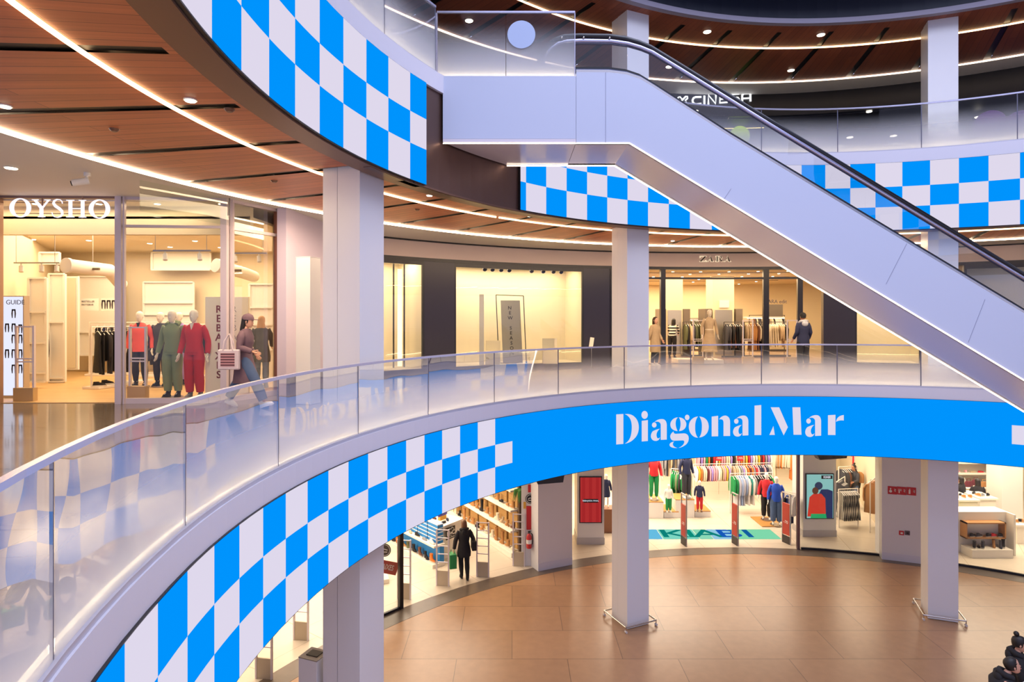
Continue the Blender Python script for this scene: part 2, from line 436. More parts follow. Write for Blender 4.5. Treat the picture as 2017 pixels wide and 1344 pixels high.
# ---------------------------------------------------------------- LED displays
def led(zs, cells, rf, label, inset=0.0):
    """zs: 4 heights from top; cells: (a0,a1,[c,c,c]) with c True for blue"""
    root = thing('led_display', label, 'display', (0, 0, 0))
    b = MB()
    for a0, a1, cs in cells:
        n = max(1, int(abs(a1 - a0) / 1.0))
        for k in range(3):
            m = LEDB if cs[k] else LEDW
            vs = []
            for i in range(n + 1):
                a = a0 + (a1 - a0) * i / n; x, y = ring(rf(a) - 0.045 + inset, a)
                vs += [(x, y, zs[k]), (x, y, zs[k + 1])]
            b.add(vs, [(2 * i, 2 * i + 1, 2 * i + 3, 2 * i + 2) for i in range(n)], m)
    b.build('screen', root)
    h = MB(); a0 = cells[0][0]; a1 = cells[-1][1]
    h.arc(lambda a: rf(a) - 0.04, lambda a: rf(a) + 0.1, zs[3] - 0.01, zs[0] + 0.005, a0, a1, BLACK)
    h.build('housing', root)
    return root
ZM = [EYE - 1.90, EYE - 2.39, EYE - 2.81, EYE - 3.30]
ZU = [EYE + 3.773, EYE + 3.185, EYE + 2.695, EYE + 2.136]
mx_ = [311, 369.4, 422.2, 471.6, 518.4, 562.9, 605.9, 646.9, 686.4, 725.1, 763, 800, 836.1, 870.9, 906.3, 941.1, 975.4, 1009.3]
mt_ = [1170.8, 1113.9, 1067.8, 1029.2, 995.3, 968.2, 944, 924.7, 907.3, 892, 877.9, 866.4, 855.7, 846.6, 838, 831, 823.9, 818]
inner = lambda a: rmid(a) - 0.045
ma = [on_ring(x, y, inner)[3] for x, y in zip(mx_, mt_)]
st = (ma[0] - ma[6]) / 6
cells = []
left = [ma[0] + st * k for k in range(6, 0, -1)]
bd = left + ma
for i in range(len(bd) - 1):
    # last chequered column (975-1009) carries a white middle square on blue
    j = len(bd) - 2 - i
    if j == 0: cells.append((bd[i], bd[i + 1], [True, False, True]))
    else:
        top_blue = (j % 2 == 0)
        cells.append((bd[i], bd[i + 1], [top_blue, not top_blue, top_blue]))
ar = on_ring(1993, 840, inner)[3]
cells.append((bd[-1], ar, [True, True, True]))
a = ar; k = 0
while a > -62:
    n = a - st; cells.append((a, n, [True, False, True] if k % 2 == 0 else [False, True, False])); a = n; k += 1
midled = led(ZM, cells, rmid, 'long curved screen below the lower balustrade with blue and white squares and large white lettering')
# upper displays
iu = lambda a: RU - 0.045
ux = [417.5, 475.5, 530.2, 581.3, 629.7, 676.4, 721.7, 765, 807.9]
ub = [100, 154, 199.3, 236.1, 267.2, 293.8, 316.4, 335.7, 352.9]
ua = [on_ring(x, y, iu)[3] for x, y in zip(ux, ub)]
su = (ua[0] - ua[-1]) / 8
bd = [ua[0] + su * k for k in range(5, 0, -1)] + ua + [on_ring(840, 365, iu)[3]]
cells = []
for i in range(len(bd) - 1):
    j = len(bd) - 2 - i
    tb = (j % 2 == 0); cells.append((bd[i], bd[i + 1], [tb, not tb, tb]))
led(ZU, cells, rup, 'curved chequered screen of blue and white squares hanging over the upper left of the atrium')
cx_ = [1036.2, 1075.9, 1116.1, 1156.4, 1196.1, 1236.1, 1276.5, 1317.5, 1358.9, 1402]
cb_ = [415.7, 423, 429.2, 434.9, 439.5, 443, 446.6, 449.5, 451.6, 453.5]
ca = [on_ring(x, y, iu)[3] for x, y in zip(cx_, cb_)]
rx_ = [1579, 1625.6, 1674.8, 1724.4, 1777.4, 1832, 1888.8, 1947.2, 2009.1]
rt_ = [325.6, 325.4, 324.2, 323, 320.2, 317.1, 312.9, 308.4, 302.2]
ra = [on_ring(x, y, iu)[3] for x, y in zip(rx_, rt_)]
g = (ca[-1] - ra[0]) / 4
bd = [on_ring(1025.3, 413.5, iu)[3]] + ca + [ca[-1] - g * k for k in (1, 2, 3)] + ra
while bd[-1] > -62: bd.append(bd[-1] - su)
cells = []
for i in range(len(bd) - 1):
    tb = (i % 2 == 0); cells.append((bd[i], bd[i + 1], [tb, not tb, tb]))
led(ZU, cells, rup, 'curved chequered screen of blue and white squares passing behind the escalator')

# ---------------------------------------------------------------- glass balustrades
def balustrade(z0, z1, rf, angs, label, hr, a_end):
    root = thing('glass_balustrade', label, 'balustrade', (0, 0, 0))
    gap = 0.06
    for i in range(len(angs) - 1):
        a0, a1 = angs[i] - gap, angs[i + 1] + gap
        n = max(3, int((a0 - a1) / 1.2)); vs = []; uv = []
        for j in range(n + 1):
            a = a0 + (a1 - a0) * j / n
            for dr in (0.0, 0.018):
                x, y = ring(rf(a) + dr, a); vs += [(x, y, z0), (x, y, z1)]
                uv += [((a0 - a) * 0.16, 0.0), ((a0 - a) * 0.16, 1.0)]
        fs = []
        for j in range(n):
            b = 4 * j; c = b + 4
            fs += [(b, b + 1, c + 1, c), (b + 2, c + 2, c + 3, b + 3)]
        MB().add(vs, fs, RAILGLASS, uv, smooth=True).build('glass_panel', root)
        x, y = ring(rf(angs[i + 1]) + 0.009, angs[i + 1])
        MB().box((x, y, (z0 + z1) / 2), (0.012, 0.02, z1 - z0), mat('panel_joint', '5a5a6c', 0.4), math.radians(angs[i + 1])).build('panel_joint', root)
    MB().arc(lambda a: rf(a) - hr, lambda a: rf(a) + 0.018 + hr, z1 - 0.006, z1 + 0.028, angs[0], angs[-1], mat('rail_cap', 'c9c8dc', 0.22, 0.6), 110).build('handrail', root)
    MB().arc(lambda a: rf(a) - 0.02, lambda a: rf(a) + 0.05, z0 - 0.03, z0 + 0.02, angs[0], angs[-1], mat('shoe_channel', 'bdbcc8', 0.35, 0.3), 110).build('base_channel', root)
    MB().arc(lambda a: rf(a) + 0.055, lambda a: rf(a) + 0.085, z0 - 0.01, z0 + 0.02, angs[0], angs[-1], FOOTGLOW, 110).build('foot_light', root)
    return root
rg = lambda a: rmid(a) + 0.015
zt1 = EYE - 0.66
ja = [200.0, 191.5]
for x_, y_ in ((106, 866), (366, 778), (549, 732), (706, 710), (844, 697), (974, 690), (1100, 684), (1230, 681), (1361, 679.5), (1500, 680), (1649, 682), (1814, 686)):
    ja.append(on_ring(x_, y_, rg)[3])
ja = [ja[2] + 9.0] + ja[2:]
while ja[-1] > -55: ja.append(ja[-1] - 8.2)
balustrade(L1 + 0.03, zt1, rg, ja, 'curved glass balustrade with a thin pale cap around the lower gallery', 0.012, 0)
rg2 = lambda a: RU + 0.02
zt2 = EYE + 5.16
ja = [196.0, 188.5, 181, 173.5, 166, 160.2, on_ring(858, 27, rg2)[3]]
balustrade(L2 + 0.02, zt2, rg2, ja, 'curved glass balustrade of the upper gallery, left of the escalator landing', 0.012, 0)
ja = [132.5, 125]
ja += [on_ring(x_, 222, rg2)[3] for x_ in (1330, 1500, 1650, 1815)] + [on_ring(2004, 195, rg2)[3]]
while ja[-1] > -55: ja.append(ja[-1] - 7.5)
balustrade(L2 + 0.02, zt2, rg2, ja, 'curved glass balustrade of the upper gallery behind the escalator', 0.012, 0)

# ---------------------------------------------------------------- columns
def column(deg, label, guard=None, w=0.63, cable=False):
    rc = 9.85 + w / 2
    x, y = ring(rc, deg); rz = math.radians(deg)
    root = thing('column', label, 'column', (x, y, 0), rz)
    # local x points outwards from the atrium, y tangential
    H = ZD + 0.02
    b = MB(); b.b2((-w / 2, -w / 2, 0.012), (w * 0.12, w / 2, H), WHITE); b.build('cladding', root, bevel=0.006)
    b = MB(); b.b2((w * 0.14, -w / 2 + .01, 0.012), (w * 0.55, w / 2 - .01, H), WHITE); b.build('rear_cladding', root, bevel=0.006)
    MB().b2((-w / 2 + .04, -w / 2 + .05, 0), (w * 0.5, w / 2 - .05, H - .05), mat('shadow_gap', '3a3638', 0.6)).build('core', root)
    if guard:
        g = thing('column_guard_rail', guard, 'guard rail', (x, y, 0), rz)
        q = w / 2 + 0.12; z = 0.13; pts = [(-q, -q), (q + .05, -q), (q + .05, q), (-q, q)]
        for i in range(4):
            p, r = pts[i], pts[(i + 1) % 4]
            MB().tube([(p[0], p[1], z), (r[0], r[1], z)], 0.02, STEEL).build('rail', g)
        for p in pts:
            c = MB(); c.tube([(p[0], p[1], z), (p[0], p[1], 0.05)], 0.012, STEEL)
            c.tube([(p[0] - .03, p[1], 0.028), (p[0] + .03, p[1], 0.028)], 0.028, mat('caster_rubber', 'c9c0bb', 0.5), 12)
            c.build('caster', g)
    return root
column(159.1, 'white square column left of centre rising past both galleries')
column(114.55, 'white square column in the middle of the picture with a low rail round its foot', 'low steel rail around the foot of the middle column')
column(69.8, 'white square column on the right behind the lower end of the escalator', 'low steel rail around the foot of the right column')
# tall slim white housing strapped to the left column
p = on_floor(604, 787, L1); 
def totem(p, h, label, top=None):
    t = thing('service_totem', label, 'totem', p, math.radians(159))
    MB().b2((-0.17, -0.15, 0.0), (0.17, 0.15, h), WHITE).build('housing', t, bevel=0.008)
    MB().b2((-0.172, -0.152, h), (0.172, 0.152, h + 0.012), GREY if top else FAS).build('top_cap', t)
    if top: MB().b2((-0.10, -0.09, h + 0.012), (0.10, 0.06, h + 0.02), BLACK).build('grille', t)
    return t
totem((-3.92, 11.72, L1), 2.80, 'tall slim white housing beside the left column on the lower gallery')
p = at(608, 1300, 9.2)
totem((p.x + .05, p.y + .1, 0.0), p.z + 0.02, 'white floor-standing housing with a dark grille on top, at the foot of the left column', True)
# ================================================================ escalator and landing
YN, YF = 10.24, 11.76
def xz(x, y, D=YN): return ((x - 1008.5) / F * D, EYE + (626 - y) / F * D)
ESCW = mat('escalator_cladding', 'c9d0e2', 0.32, noise=0.015, nscale=0.6)
SOF = mat('escalator_soffit', 'e2dae0', 0.22, spec=0.7)
SEAM = mat('panel_seam', '8d90a8', 0.5)
esc = thing('escalator', 'pale clad escalator descending from the upper landing to the right with a black handrail', 'escalator', (0, 0, 0))
bot = [xz(858, 281), xz(1240, 283), xz(2017, 750)]
dz = (bot[2][1] - bot[1][1]) / (bot[2][0] - bot[1][0])
XE = 11.7
bx = [bot[0], (bot[1][0], bot[0][1]), (XE, bot[0][1] + dz * (XE - bot[1][0])), (15.3, bot[0][1] + dz * (XE - bot[1][0]))]
top = [xz(x, y) for x, y in ((1135, 142), (1200, 142.5), (1235, 147), (1262, 156), (1290, 173), (1440, 270), (2017, 617))]
top += [(XE, top[-1][1] + dz * (XE - top[-1][0])), (15.3, top[-1][1] + dz * (XE - top[-1][0]))]
poly = [(1.08, bx[0][1]), bx[1], bx[2], bx[3]] + top[::-1]
MB().slab(poly, 'y', YN, YN + 0.12, ESCW).build('side_cladding', esc)
MB().slab(poly, 'y', YF - 0.12, YF, ESCW).build('side_cladding', esc)
ui = [(1.08, bx[0][1]), bx[1], bx[2], bx[3]]
sp = ui + [(x, z + 0.04) for x, z in ui[::-1]]
MB().slab(sp, 'y', YN + 0.03, YF - 0.03, SOF).build('soffit', esc)
def seam(p, q, D, w=0.006):
    a, b = xz(*p, D), xz(*q, D); u = Vector((b[0] - a[0], b[1] - a[1])).normalized(); n = Vector((-u.y, u.x)) * w / 2
    MB().slab([(a[0] + n.x, a[1] + n.y), (b[0] + n.x, b[1] + n.y), (b[0] - n.x, b[1] - n.y), (a[0] - n.x, a[1] - n.y)], 'y', D - 0.004, D + 0.002, SEAM).build('panel_seam', esc)
for p, q in (((1786, 480), (1745, 560)), ((1940, 590), (1907, 675)), ((1440, 372), (1425, 394)), ((1193, 142), (1193, 281))): seam(p, q, YN)
dk = MB()   # steel outer deck with its dark lines
dl = [(x, z) for x, z in top]
for dzz, h, y0, y1, m in ((0.0, 0.045, YN + 0.005, YN + 0.16, STEEL), (0.045, 0.03, YN + 0.05, YN + 0.17, mat('deck_blue_grey', '5c6688', 0.25, 0.6)), (0.075, 0.065, YN + 0.12, YN + 0.18, BLACK)):
    pl = [(x, z + dzz) for x, z in dl] + [(x, z + dzz + h) for x, z in dl[::-1]]
    dk.slab(pl, 'y', y0, y1, m)
    dk.slab(pl, 'y', 2 * 11.0 - y1, 2 * 11.0 - y0, m)
dk.build('deck', esc)
hp = [(1062, 140), (1062, 122), (1067, 106), (1078, 90), (1094, 78), (1112, 72), (1140, 70.5), (1200, 71.5), (1232, 76), (1258, 83.5), (1281, 93), (1340, 129), (1516, 238), (1780, 398), (2030, 549.5)]
YG = YN + 0.21
hz = [xz(x, y, YG) for x, y in hp]
e = hz[-1]; sl_ = (hz[-1][1] - hz[-3][1]) / (hz[-1][0] - hz[-3][0]); hz += [(XE, e[1] + sl_ * (XE - e[0])), (13.4, e[1] + sl_ * (XE - e[0])), (13.8, e[1] + sl_ * (XE - e[0]) - .3), (13.4, e[1] + sl_ * (XE - e[0]) - .62)]
EG = glass('escalator_glass', gain=1.0, tint=(0.95, 0.96, 0.97))
RUB = mat('handrail_rubber', '14141a', 0.3)
RAILM = mat('handrail_guide', 'b9b8d0', 0.2, 0.9)
for y_, dzz in ((YG, 0.0), (2 * 11.0 - YG, -0.15)):
    MB().tube([(x, y_, z + dzz) for x, z in hz], 0.042, RUB, 10, ry=0.034).build('handrail', esc)
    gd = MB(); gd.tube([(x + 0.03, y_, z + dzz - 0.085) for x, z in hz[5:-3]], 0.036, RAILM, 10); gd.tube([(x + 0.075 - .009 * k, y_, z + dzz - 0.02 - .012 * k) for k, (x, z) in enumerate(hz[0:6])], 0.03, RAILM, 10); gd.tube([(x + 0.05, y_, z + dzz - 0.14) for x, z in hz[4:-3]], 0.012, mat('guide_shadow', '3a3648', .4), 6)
    gd.build('handrail_guide', esc)
# glass infill, split into panels
def zi(pts, x):
    for (a, b), (c, d) in zip(pts[:-1], pts[1:]):
        if a <= x <= c: return b + (d - b) * (x - a) / max(c - a, 1e-6)
    return pts[-1][1]
htop = [p for i, p in enumerate(hz) if i >= 5 and p[0] <= 13.5]
xs = [0.62, 1.98, 3.72, 5.45, 7.1, 8.8, 10.5, 12.4]
for y_, dzz in ((YG, 0.0), (2 * 11.0 - YG, -0.15)):
    for i in range(len(xs) - 1):
        a, b = xs[i], xs[i + 1]; n = 7; lo = []; hi = []
        for k in range(n + 1):
            x = a + (b - a) * k / n
            zt = zi(htop, x) + dzz - 0.05 if x > htop[0][0] else zi(hz[1:6], max(x, .5)) - 0.05
            zb = zi(top, max(x, 1.09)) + 0.09
            sk = 0.16 * (1 if i > 0 and i < 6 else 0)
            lo.append((x - (sk if k == 0 and i > 1 else 0) - (sk if k == n and i > 0 else 0) + 0.01, zb)); hi.append((x + (sk if k == 0 and i > 1 else 0) + (sk if k == n and i > 0 else 0) - 0.01, zt))
        MB().slab(lo + hi[::-1], 'y', y_ - 0.006, y_ + 0.006, EG).build('glass_panel', esc)
stp = MB(); x = 1.9; z = L2 - 0.02
stp.b2((1.08, YN + .3, z - .3), (1.9, YF - .3, z), GREY)
while z > L1 + 0.2 and x < XE:
    stp.b2((x, YN + 0.3, z - 0.22), (x + 0.36, YF - 0.3, z), mat('step_metal', '6c6c74', 0.45, 0.7)); x += 0.36; z += dz * 0.36
stp.b2((x, YN + .3, z - .25), (15.3, YF - .3, z), GREY)
stp.build('steps', esc)
[MB().ball((xz(x_, y_, YG)[0], YG - 0.04, xz(x_, y_, YG)[1]), 0.02, STEEL, 8, 6).build('rivet', esc) for x_, y_ in ((1077, 104), (1106, 76), (1149, 76), (1200, 77))]
# two glowing lines along the lower edges
def line3(pts, m, r, name, parent=None):
    b = MB(); b.tube(pts, r, m, 6); return b.build(name, parent)
z0 = bx[0][1] - 0.012
line3([(-1.16, YN - 0.0, z0), (bx[1][0], YN - 0.0, z0), (XE, YN, bx[2][1] - 0.012)], GLOWP, 0.011, 'edge_light', esc)
line3([(-0.10, YF + 0.0, z0), (bx[1][0], YF, z0), (XE, YF, bx[2][1] - 0.012)], GLOWP, 0.011, 'edge_light', esc)
# landing
lan = thing('escalator_landing', 'pale box-shaped landing bridging the upper gallery and the escalator head', 'landing', (0, 0, 0))
zt = L2 + 0.005; zb = xz(1000, 273.5)[1]
def rx(y): return CX - math.sqrt((RU - 0.02) ** 2 - (y - CY) ** 2)
pl = [(rx(YN), YN), (1.075, YN), (1.075, YF)] + [(rx(YF - (YF - YN) * k / 6), YF - (YF - YN) * k / 6) for k in range(6)]
MB().prism(pl, zb, zt, ESCW).build('fascia_box', lan)
MB().prism([(x, y) for x, y in pl], z0 + 0.02, zb - 0.002, SOF).build('soffit', lan)
def flat_bal(name, parent, x0, x1, y, z0, z1, n, glow_y):
    for i in range(n):
        a = x0 + (x1 - x0) * i / n + 0.004; b = x0 + (x1 - x0) * (i + 1) / n - 0.004
        vs = [(a, y, z0), (b, y, z0), (b, y, z1), (a, y, z1), (a, y + .016, z0), (b, y + .016, z0), (b, y + .016, z1), (a, y + .016, z1)]
        MB().add(vs, [(0, 1, 2, 3), (5, 4, 7, 6), (0, 3, 7, 4), (1, 5, 6, 2), (3, 2, 6, 7)], RAILGLASS, [(0, 0), (1, 0), (1, 1), (0, 1)] * 2).build('glass_panel', parent)
    MB().b2((x0, y - .01, z1), (x1, y + .026, z1 + .03), MATS['rail_cap']).build('handrail', parent)
    MB().b2((x0, y + .05, z0 - .01), (x1, y + .08, z0 + .02), FOOTGLOW).build('foot_light', parent)
    MB().b2((x1 - .008, y - .004, z0), (x1 + .004, y + .02, z1), MATS['rail_cap']).build('end_post', parent)
    MB().b2((x0 - .02, y - .006, z0), (x0 + .012, y + .022, z1), MATS['rail_cap']).build('end_post', parent)
lb = thing('landing_balustrade', 'straight two-panel glass balustrade on the escalator landing', 'balustrade')
flat_bal('landing', lb, xz(860, 0)[0], xz(1133, 0)[0], YN + 0.03, zt + 0.0, zt + 1.075, 2, 0)
c = xz(1027, 67, YN)
tag(MB().disc((c[0], YN + 0.018, c[1]), 0.235, mat('disc_film', 'b4c4e2', 0.6), 'y', 0.006, 40).build('warning_disc'), 'pale blue round disc fixed to the glass of the escalator landing', 'sign')

# ================================================================ lettering on the long screen (traced on the curved face)
def px_poly(pts, m, bld, n_sub=1, inset=0.05):
    vs = []
    for x, y in pts:
        X, Y, Z, a = on_ring(x, y, lambda t: rmid(t) - inset); vs.append((X, Y, Z))
    bld.add(vs, [tuple(range(len(vs)))], m)
def crv(*seg):
    """quadratic spline through control triples: list of points; ('q',c,p) curves"""
    out = [seg[0]]
    for s_ in seg[1:]:
        if len(s_) == 2: out.append(s_)
        else:
            p0 = out[-1]; cx_, cy_, x1, y1 = s_
            for k in range(1, 9):
                t = k / 8; out.append(((1 - t) ** 2 * p0[0] + 2 * t * (1 - t) * cx_ + t * t * x1, (1 - t) ** 2 * p0[1] + 2 * t * (1 - t) * cy_ + t * t * y1))
    return out
def ell(cx_, cy_, rx_, ry_, n=20): return [(cx_ + rx_ * math.cos(2 * PI * k / n), cy_ + ry_ * math.sin(2 * PI * k / n)) for k in range(n)]
k1 = 8.404
def g1(pts): return [(1200 + x / k1, 780 + y / k1) for x, y in pts]
def g2(pts): return [(1430 + x / k1, 780 + y / k1) for x, y in pts]
letters = []
def A_(f, dx, dy, s=1.0):
    def t(p): return [(dx + x * s, dy + y * s) for x, y in p]
    return [f(t(crv((45, 60), (110, 0, 190, 12), (245, 25, 250, 110), (250, 350), (150, 355), (150, 110), (150, 70, 110, 55), (80, 48, 45, 60)))),
            f(t(ell(42, 108, 38, 43))),
            f(t(crv((138, 170), (60, 185, 15, 215), (-20, 260, -12, 310), (5, 375, 75, 372), (125, 365, 138, 312), (110, 340, 95, 325), (70, 290, 85, 240), (100, 195, 138, 170))))]
D1 = [g1([(116, 308), (234, 301), (234, 797), (116, 806)]),
      g1(crv((255, 305), (370, 285, 440, 370), (490, 430, 490, 530), (485, 640, 420, 705), (350, 780, 258, 792), (340, 750, 362, 640), (378, 560, 372, 480), (365, 390, 320, 345), (290, 312, 255, 305))),
      g1([(538, 415), (640, 402), (640, 748), (538, 757)]), g1(ell(586, 316, 53, 66))]
aa = A_(g1, 703, 375)
D1 += aa
D1 += [g1(crv((1140, 357), (1060, 360, 1022, 430), (1000, 480, 1025, 530), (1060, 580, 1132, 584), (1095, 510, 1100, 440), (1105, 380, 1140, 357))),
       g1(crv((1152, 357), (1230, 362, 1262, 420), (1290, 470, 1262, 525), (1230, 580, 1155, 584), (1188, 510, 1180, 440), (1175, 385, 1152, 357))),
       g1(ell(1290, 358, 38, 45)),
       g1(crv((1066, 590), (1060, 625, 1100, 630), (1240, 622), (1320, 630, 1316, 715), (1310, 790, 1240, 828), (1195, 858, 1145, 862), (1205, 840, 1230, 800), (1260, 745, 1220, 738), (1070, 744), (1010, 735, 1010, 665), (1020, 620, 1066, 590))),
       g1(crv((1075, 758), (1000, 770, 998, 815), (1010, 870, 1130, 864), (1070, 850, 1055, 815), (1048, 780, 1075, 758))),
       g1(crv((1470, 343), (1380, 350, 1335, 430), (1300, 510, 1335, 600), (1380, 690, 1468, 694), (1420, 640, 1422, 520), (1420, 400, 1470, 343))),
       g1(crv((1492, 343), (1585, 350, 1625, 420), (1665, 500, 1632, 590), (1590, 680, 1490, 690), (1535, 630, 1534, 520), (1540, 410, 1492, 343))),
       g1([(1696, 345), (1803, 330), (1803, 670), (1696, 672)]),
       g1(crv((1818, 392), (1860, 325, 1930, 328), (2000, 345, 2001, 440), (2001, 665), (1892, 666), (1892, 440), (1890, 395, 1860, 390), (1835, 385, 1818, 392)))]
D1 += A_(g2, 130, 318, 0.96) + [g2([(472, 163), (584, 152), (584, 650), (472, 650)]),
       g2([(740, 190), (880, 190), (1025, 520), (955, 655)]), g2([(785, 500), (808, 648), (718, 648)]),
       g2([(1100, 190), (1230, 190), (1250, 645), (1118, 645)])]
D1 += A_(g2, 1325, 310, 1.0)
D1 += [g2([(1688, 322), (1812, 314), (1812, 650), (1688, 648)]), g2(crv((1822, 430), (1835, 330, 1950, 318), (1950, 410), (1880, 398, 1822, 430)))]
lb_ = MB()
for p in D1: px_poly(p, LEDW, lb_)
lb_.build('lettering', midled)
# faint lighter rectangle shown on the screen near its right end
# ================================================================ lower gallery: shopfronts on the far side
RZ = 16.0
def ang(x, R, y=626): return on_ring(x, y, lambda a: R)[3]
ZF = EYE + 1.80                       # underside of the cream fascia
FASC = mat('rosy_plaster_fascia', 'd9c6bd', 0.6, noise=0.02, nscale=0.8)
a_r = -35
aL = ang(640, RZ)
struct(MB().arc(RZ - 0.02, RZ + 0.25, ZF, ZC + 0.10, aL, a_r, FASC, 70).build('wall_back'), 'cream plaster fascia above the far shopfronts')
struct(MB().arc(RZ - 0.06, RZ + 0.2, ZC + 0.075, ZC + 0.118, aL, a_r, BLACK, 70).build('trim_8'))
FR = mat('black_shop_frame', '17151f', 0.3)
DARKW = mat('midnight_panel', '241f33', 0.3, noise=0.05, nscale=1)
struct(MB().arc(RZ - 0.01, RZ + 0.2, ZF - 0.1, ZF, aL, a_r, FR, 70).build('trim_9'))
def panel(x0, x1, name, label=None):
    return struct(MB().arc(RZ, RZ + 0.3, L1, ZF - 0.1, ang(x0, RZ), ang(x1, RZ), DARKW, 4).build(name), label)
panel(836, 895, 'wall_back', 'dark panel between the two display windows')
panel(1150, 1202, 'wall_back', 'dark panel left of the open shopfront')
panel(1622, 1684, 'wall_back', 'dark panel right of the open shopfront')
BACKD = mat('display_backdrop', 'e6dcc4', 0.6, noise=0.02, nscale=0.6)
def showcase(x0, x1, n, label, depth=1.6, zb=L1 + 0.12):
    a0, a1 = ang(x0, RZ), ang(x1, RZ)
    w = thing('window_%d' % n, label, 'window'); del w['category']; w['kind'] = 'structure'
    h = 0.22
    f = MB()
    f.arc(RZ, RZ + 0.08, L1, zb, a0, a1, FR); f.arc(RZ, RZ + 0.08, zb, ZF - 0.1, a0, a0 - h, FR, 1); f.arc(RZ, RZ + 0.08, zb, ZF - 0.1, a1 + h, a1, FR, 1)
    f.arc(RZ, RZ + 0.08, ZF - 0.22, ZF - 0.1, a0, a1, FR)
    f.build('window_frame', w)
    MB().arc(RZ + 0.03, RZ + 0.045, zb, ZF - 0.22, a0 - h, a1 + h, SHOPGLASS).build('pane', w)
    b = MB(); b.arc(RZ + depth, RZ + depth + .1, L1, ZF, a0 + .8, a1 - .8, BACKD); b.arc(RZ + .09, RZ + depth, L1 + .02, zb - .01, a0, a1, BACKD)
    b.arc(RZ + .09, RZ + depth, ZF - .02, ZF, a0, a1, BACKD)
    for a in (a0, a1): b.arc(RZ + .09, RZ + depth, L1, ZF, a - .15, a + .15, BACKD, 1)
    b.build('display_box', w); return w
showcase(700, 836, 1, 'tall display window beside the left column with a glowing vertical strip')
showcase(895, 1150, 2, 'large cream display window with a hanging grey banner inside')
showcase(1684, 1815, 3, 'pale display window under the escalator, left of the right column')
showcase(1900, 2100, 4, 'display window at the right edge behind the escalator')
# vertical light strips and dividers in window one
for x_, R_, w_, m_, nm, lb2 in ((788, 16.9, 0.10, emit('soft_strip', 'ffe2b0', 2.2), 'vertical_light', 'upright glowing strip inside the display window beside the left column'),):
    a_ = ang(x_, R_); tag(MB().arc(R_, R_ + .03, L1 + .15, ZF - .3, a_ + .25, a_ - .25, m_, 1).build(nm), lb2, 'light strip')
for x_, R_ in ((776, 16.5), (797, 16.5)):
    a_ = ang(x_, R_); tag(MB().arc(R_, R_ + .05, L1 + .15, ZF - .1, a_ + .05, a_ - .05, BLACK, 1).build('slim_post'), 'slim black post %s of the glowing strip in the display window' % ('left' if x_ < 780 else 'right'), 'post')
# open front between x 1202 and 1622
def mull(x, w, nm='mullion', R=RZ, z1=ZF - 0.1):
    a = ang(x, R); h = math.degrees(w / R) / 2
    return MB().arc(R - .03, R + .12, L1, z1, a + h, a - h, FR, 1)
d1 = thing('door_1', 'wide open dark-framed shop entrance', 'door'); del d1['category']; d1['kind'] = 'structure'
for x_, w_ in ((1204, .08), (1306, .17), (1509, .19), (1576, .17)): mull(x_, w_).build('post', d1)
MB().arc(RZ, RZ + .1, EYE + 1.36, EYE + 1.43, ang(1202, RZ), ang(1578, RZ), FR).build('transom', d1)
MB().arc(RZ + .04, RZ + .055, EYE + 1.43, ZF - .1, ang(1202, RZ), ang(1578, RZ), SHOPGLASS).build('fanlight', d1)
MB().arc(RZ + .04, RZ + .055, L1 + .03, ZF - .1, ang(1578, RZ), ang(1622, RZ), SHOPGLASS).build('side_pane', d1)
# knit shop room
KN = mat('shop_wall_ivory', 'e3d2ae', 0.7, noise=0.03, nscale=0.7)
RBk = 27.0
struct(MB().arc(RBk, RBk + .2, L1, ZF, 105.4, 58, KN, 40).build('wall_back'), 'ivory back wall of the open shop')
struct(MB().arc(RZ + .3, RBk, L1 + .005, L1 + .02, 105.4, 58, mat('dark_wood_shop_floor', '8a6a52', 0.12, noise=0.2, nscale=2), 40).build('floor'))
struct(MB().arc(RZ + .3, RBk, ZF - .06, ZF, 105.4, 58, KN, 40).build('ceiling'), 'ivory ceiling of the open shop')
for a_, r_ in ((105.3, RZ + .3), (62, RZ + 2), (88.5, 90)):
    if r_ < 50: struct(MB().arc(r_, RBk, L1, ZF, a_ - .25, a_ + .25, KN, 1).build('wall_side'))
# continuing wall right of the frame and lower gallery left part
struct(MB().box((-4.62, 15.3, (L1 + ZC) / 2 + .05), (0.2, 4.9, ZC - L1 + .22), mat('lilac_glass_wall', 'c9bfd6', 0.25), rz=-0.10).build('wall_left'), 'lilac wall between the corner shop and the left column')
struct(MB().box((-4.49, 15.3, L1 + .2), (0.1, 4.9, .4), mat('dark_plinth', '4c4656', 0.3), rz=-0.10).build('baseboard_left'))
# ================================================================ corner shop (left): glazed front
OF = mat('shopfront_mullion', 'c9bcc4', 0.35, 0.2)
P0, P1, P2, P3 = (-11.6, 11.62), (-7.52, 11.70), (-5.60, 11.86), (-5.02, 13.05)
ZH = ZC + 0.12
def upright(x, y, w, d, rz=0.0, m=OF, name='mullion', z1=ZH, parent=None): return MB().box((x, y, (L1 + z1) / 2), (w, d, z1 - L1), m, rz).build(name, parent)
fr = thing('window_5', 'tall glazed shopfront of the corner shop with pale mullions', 'window'); del fr['category']; fr['kind'] = 'structure'
upright(-7.52, 11.70, 0.12, 0.16, parent=fr); upright(-7.42, 11.66, 0.03, 0.05, parent=fr)
upright(-5.60, 11.90, 0.12, 0.16, parent=fr); upright(-5.50, 11.98, 0.05, 0.08, parent=fr); upright(-5.02, 13.05, 0.10, 0.14, m=mat('copper_upright', '8a5a48', 0.3, 0.6), parent=fr)
def rail2(p, q, z, h, d, m=OF, name='transom', parent=None):
    v = Vector((q[0] - p[0], q[1] - p[1], 0)); return MB().box(((p[0] + q[0]) / 2, (p[1] + q[1]) / 2, z), (v.length, d, h), m, math.atan2(v.y, v.x)).build(name, parent)
zt_ = EYE + 1.76
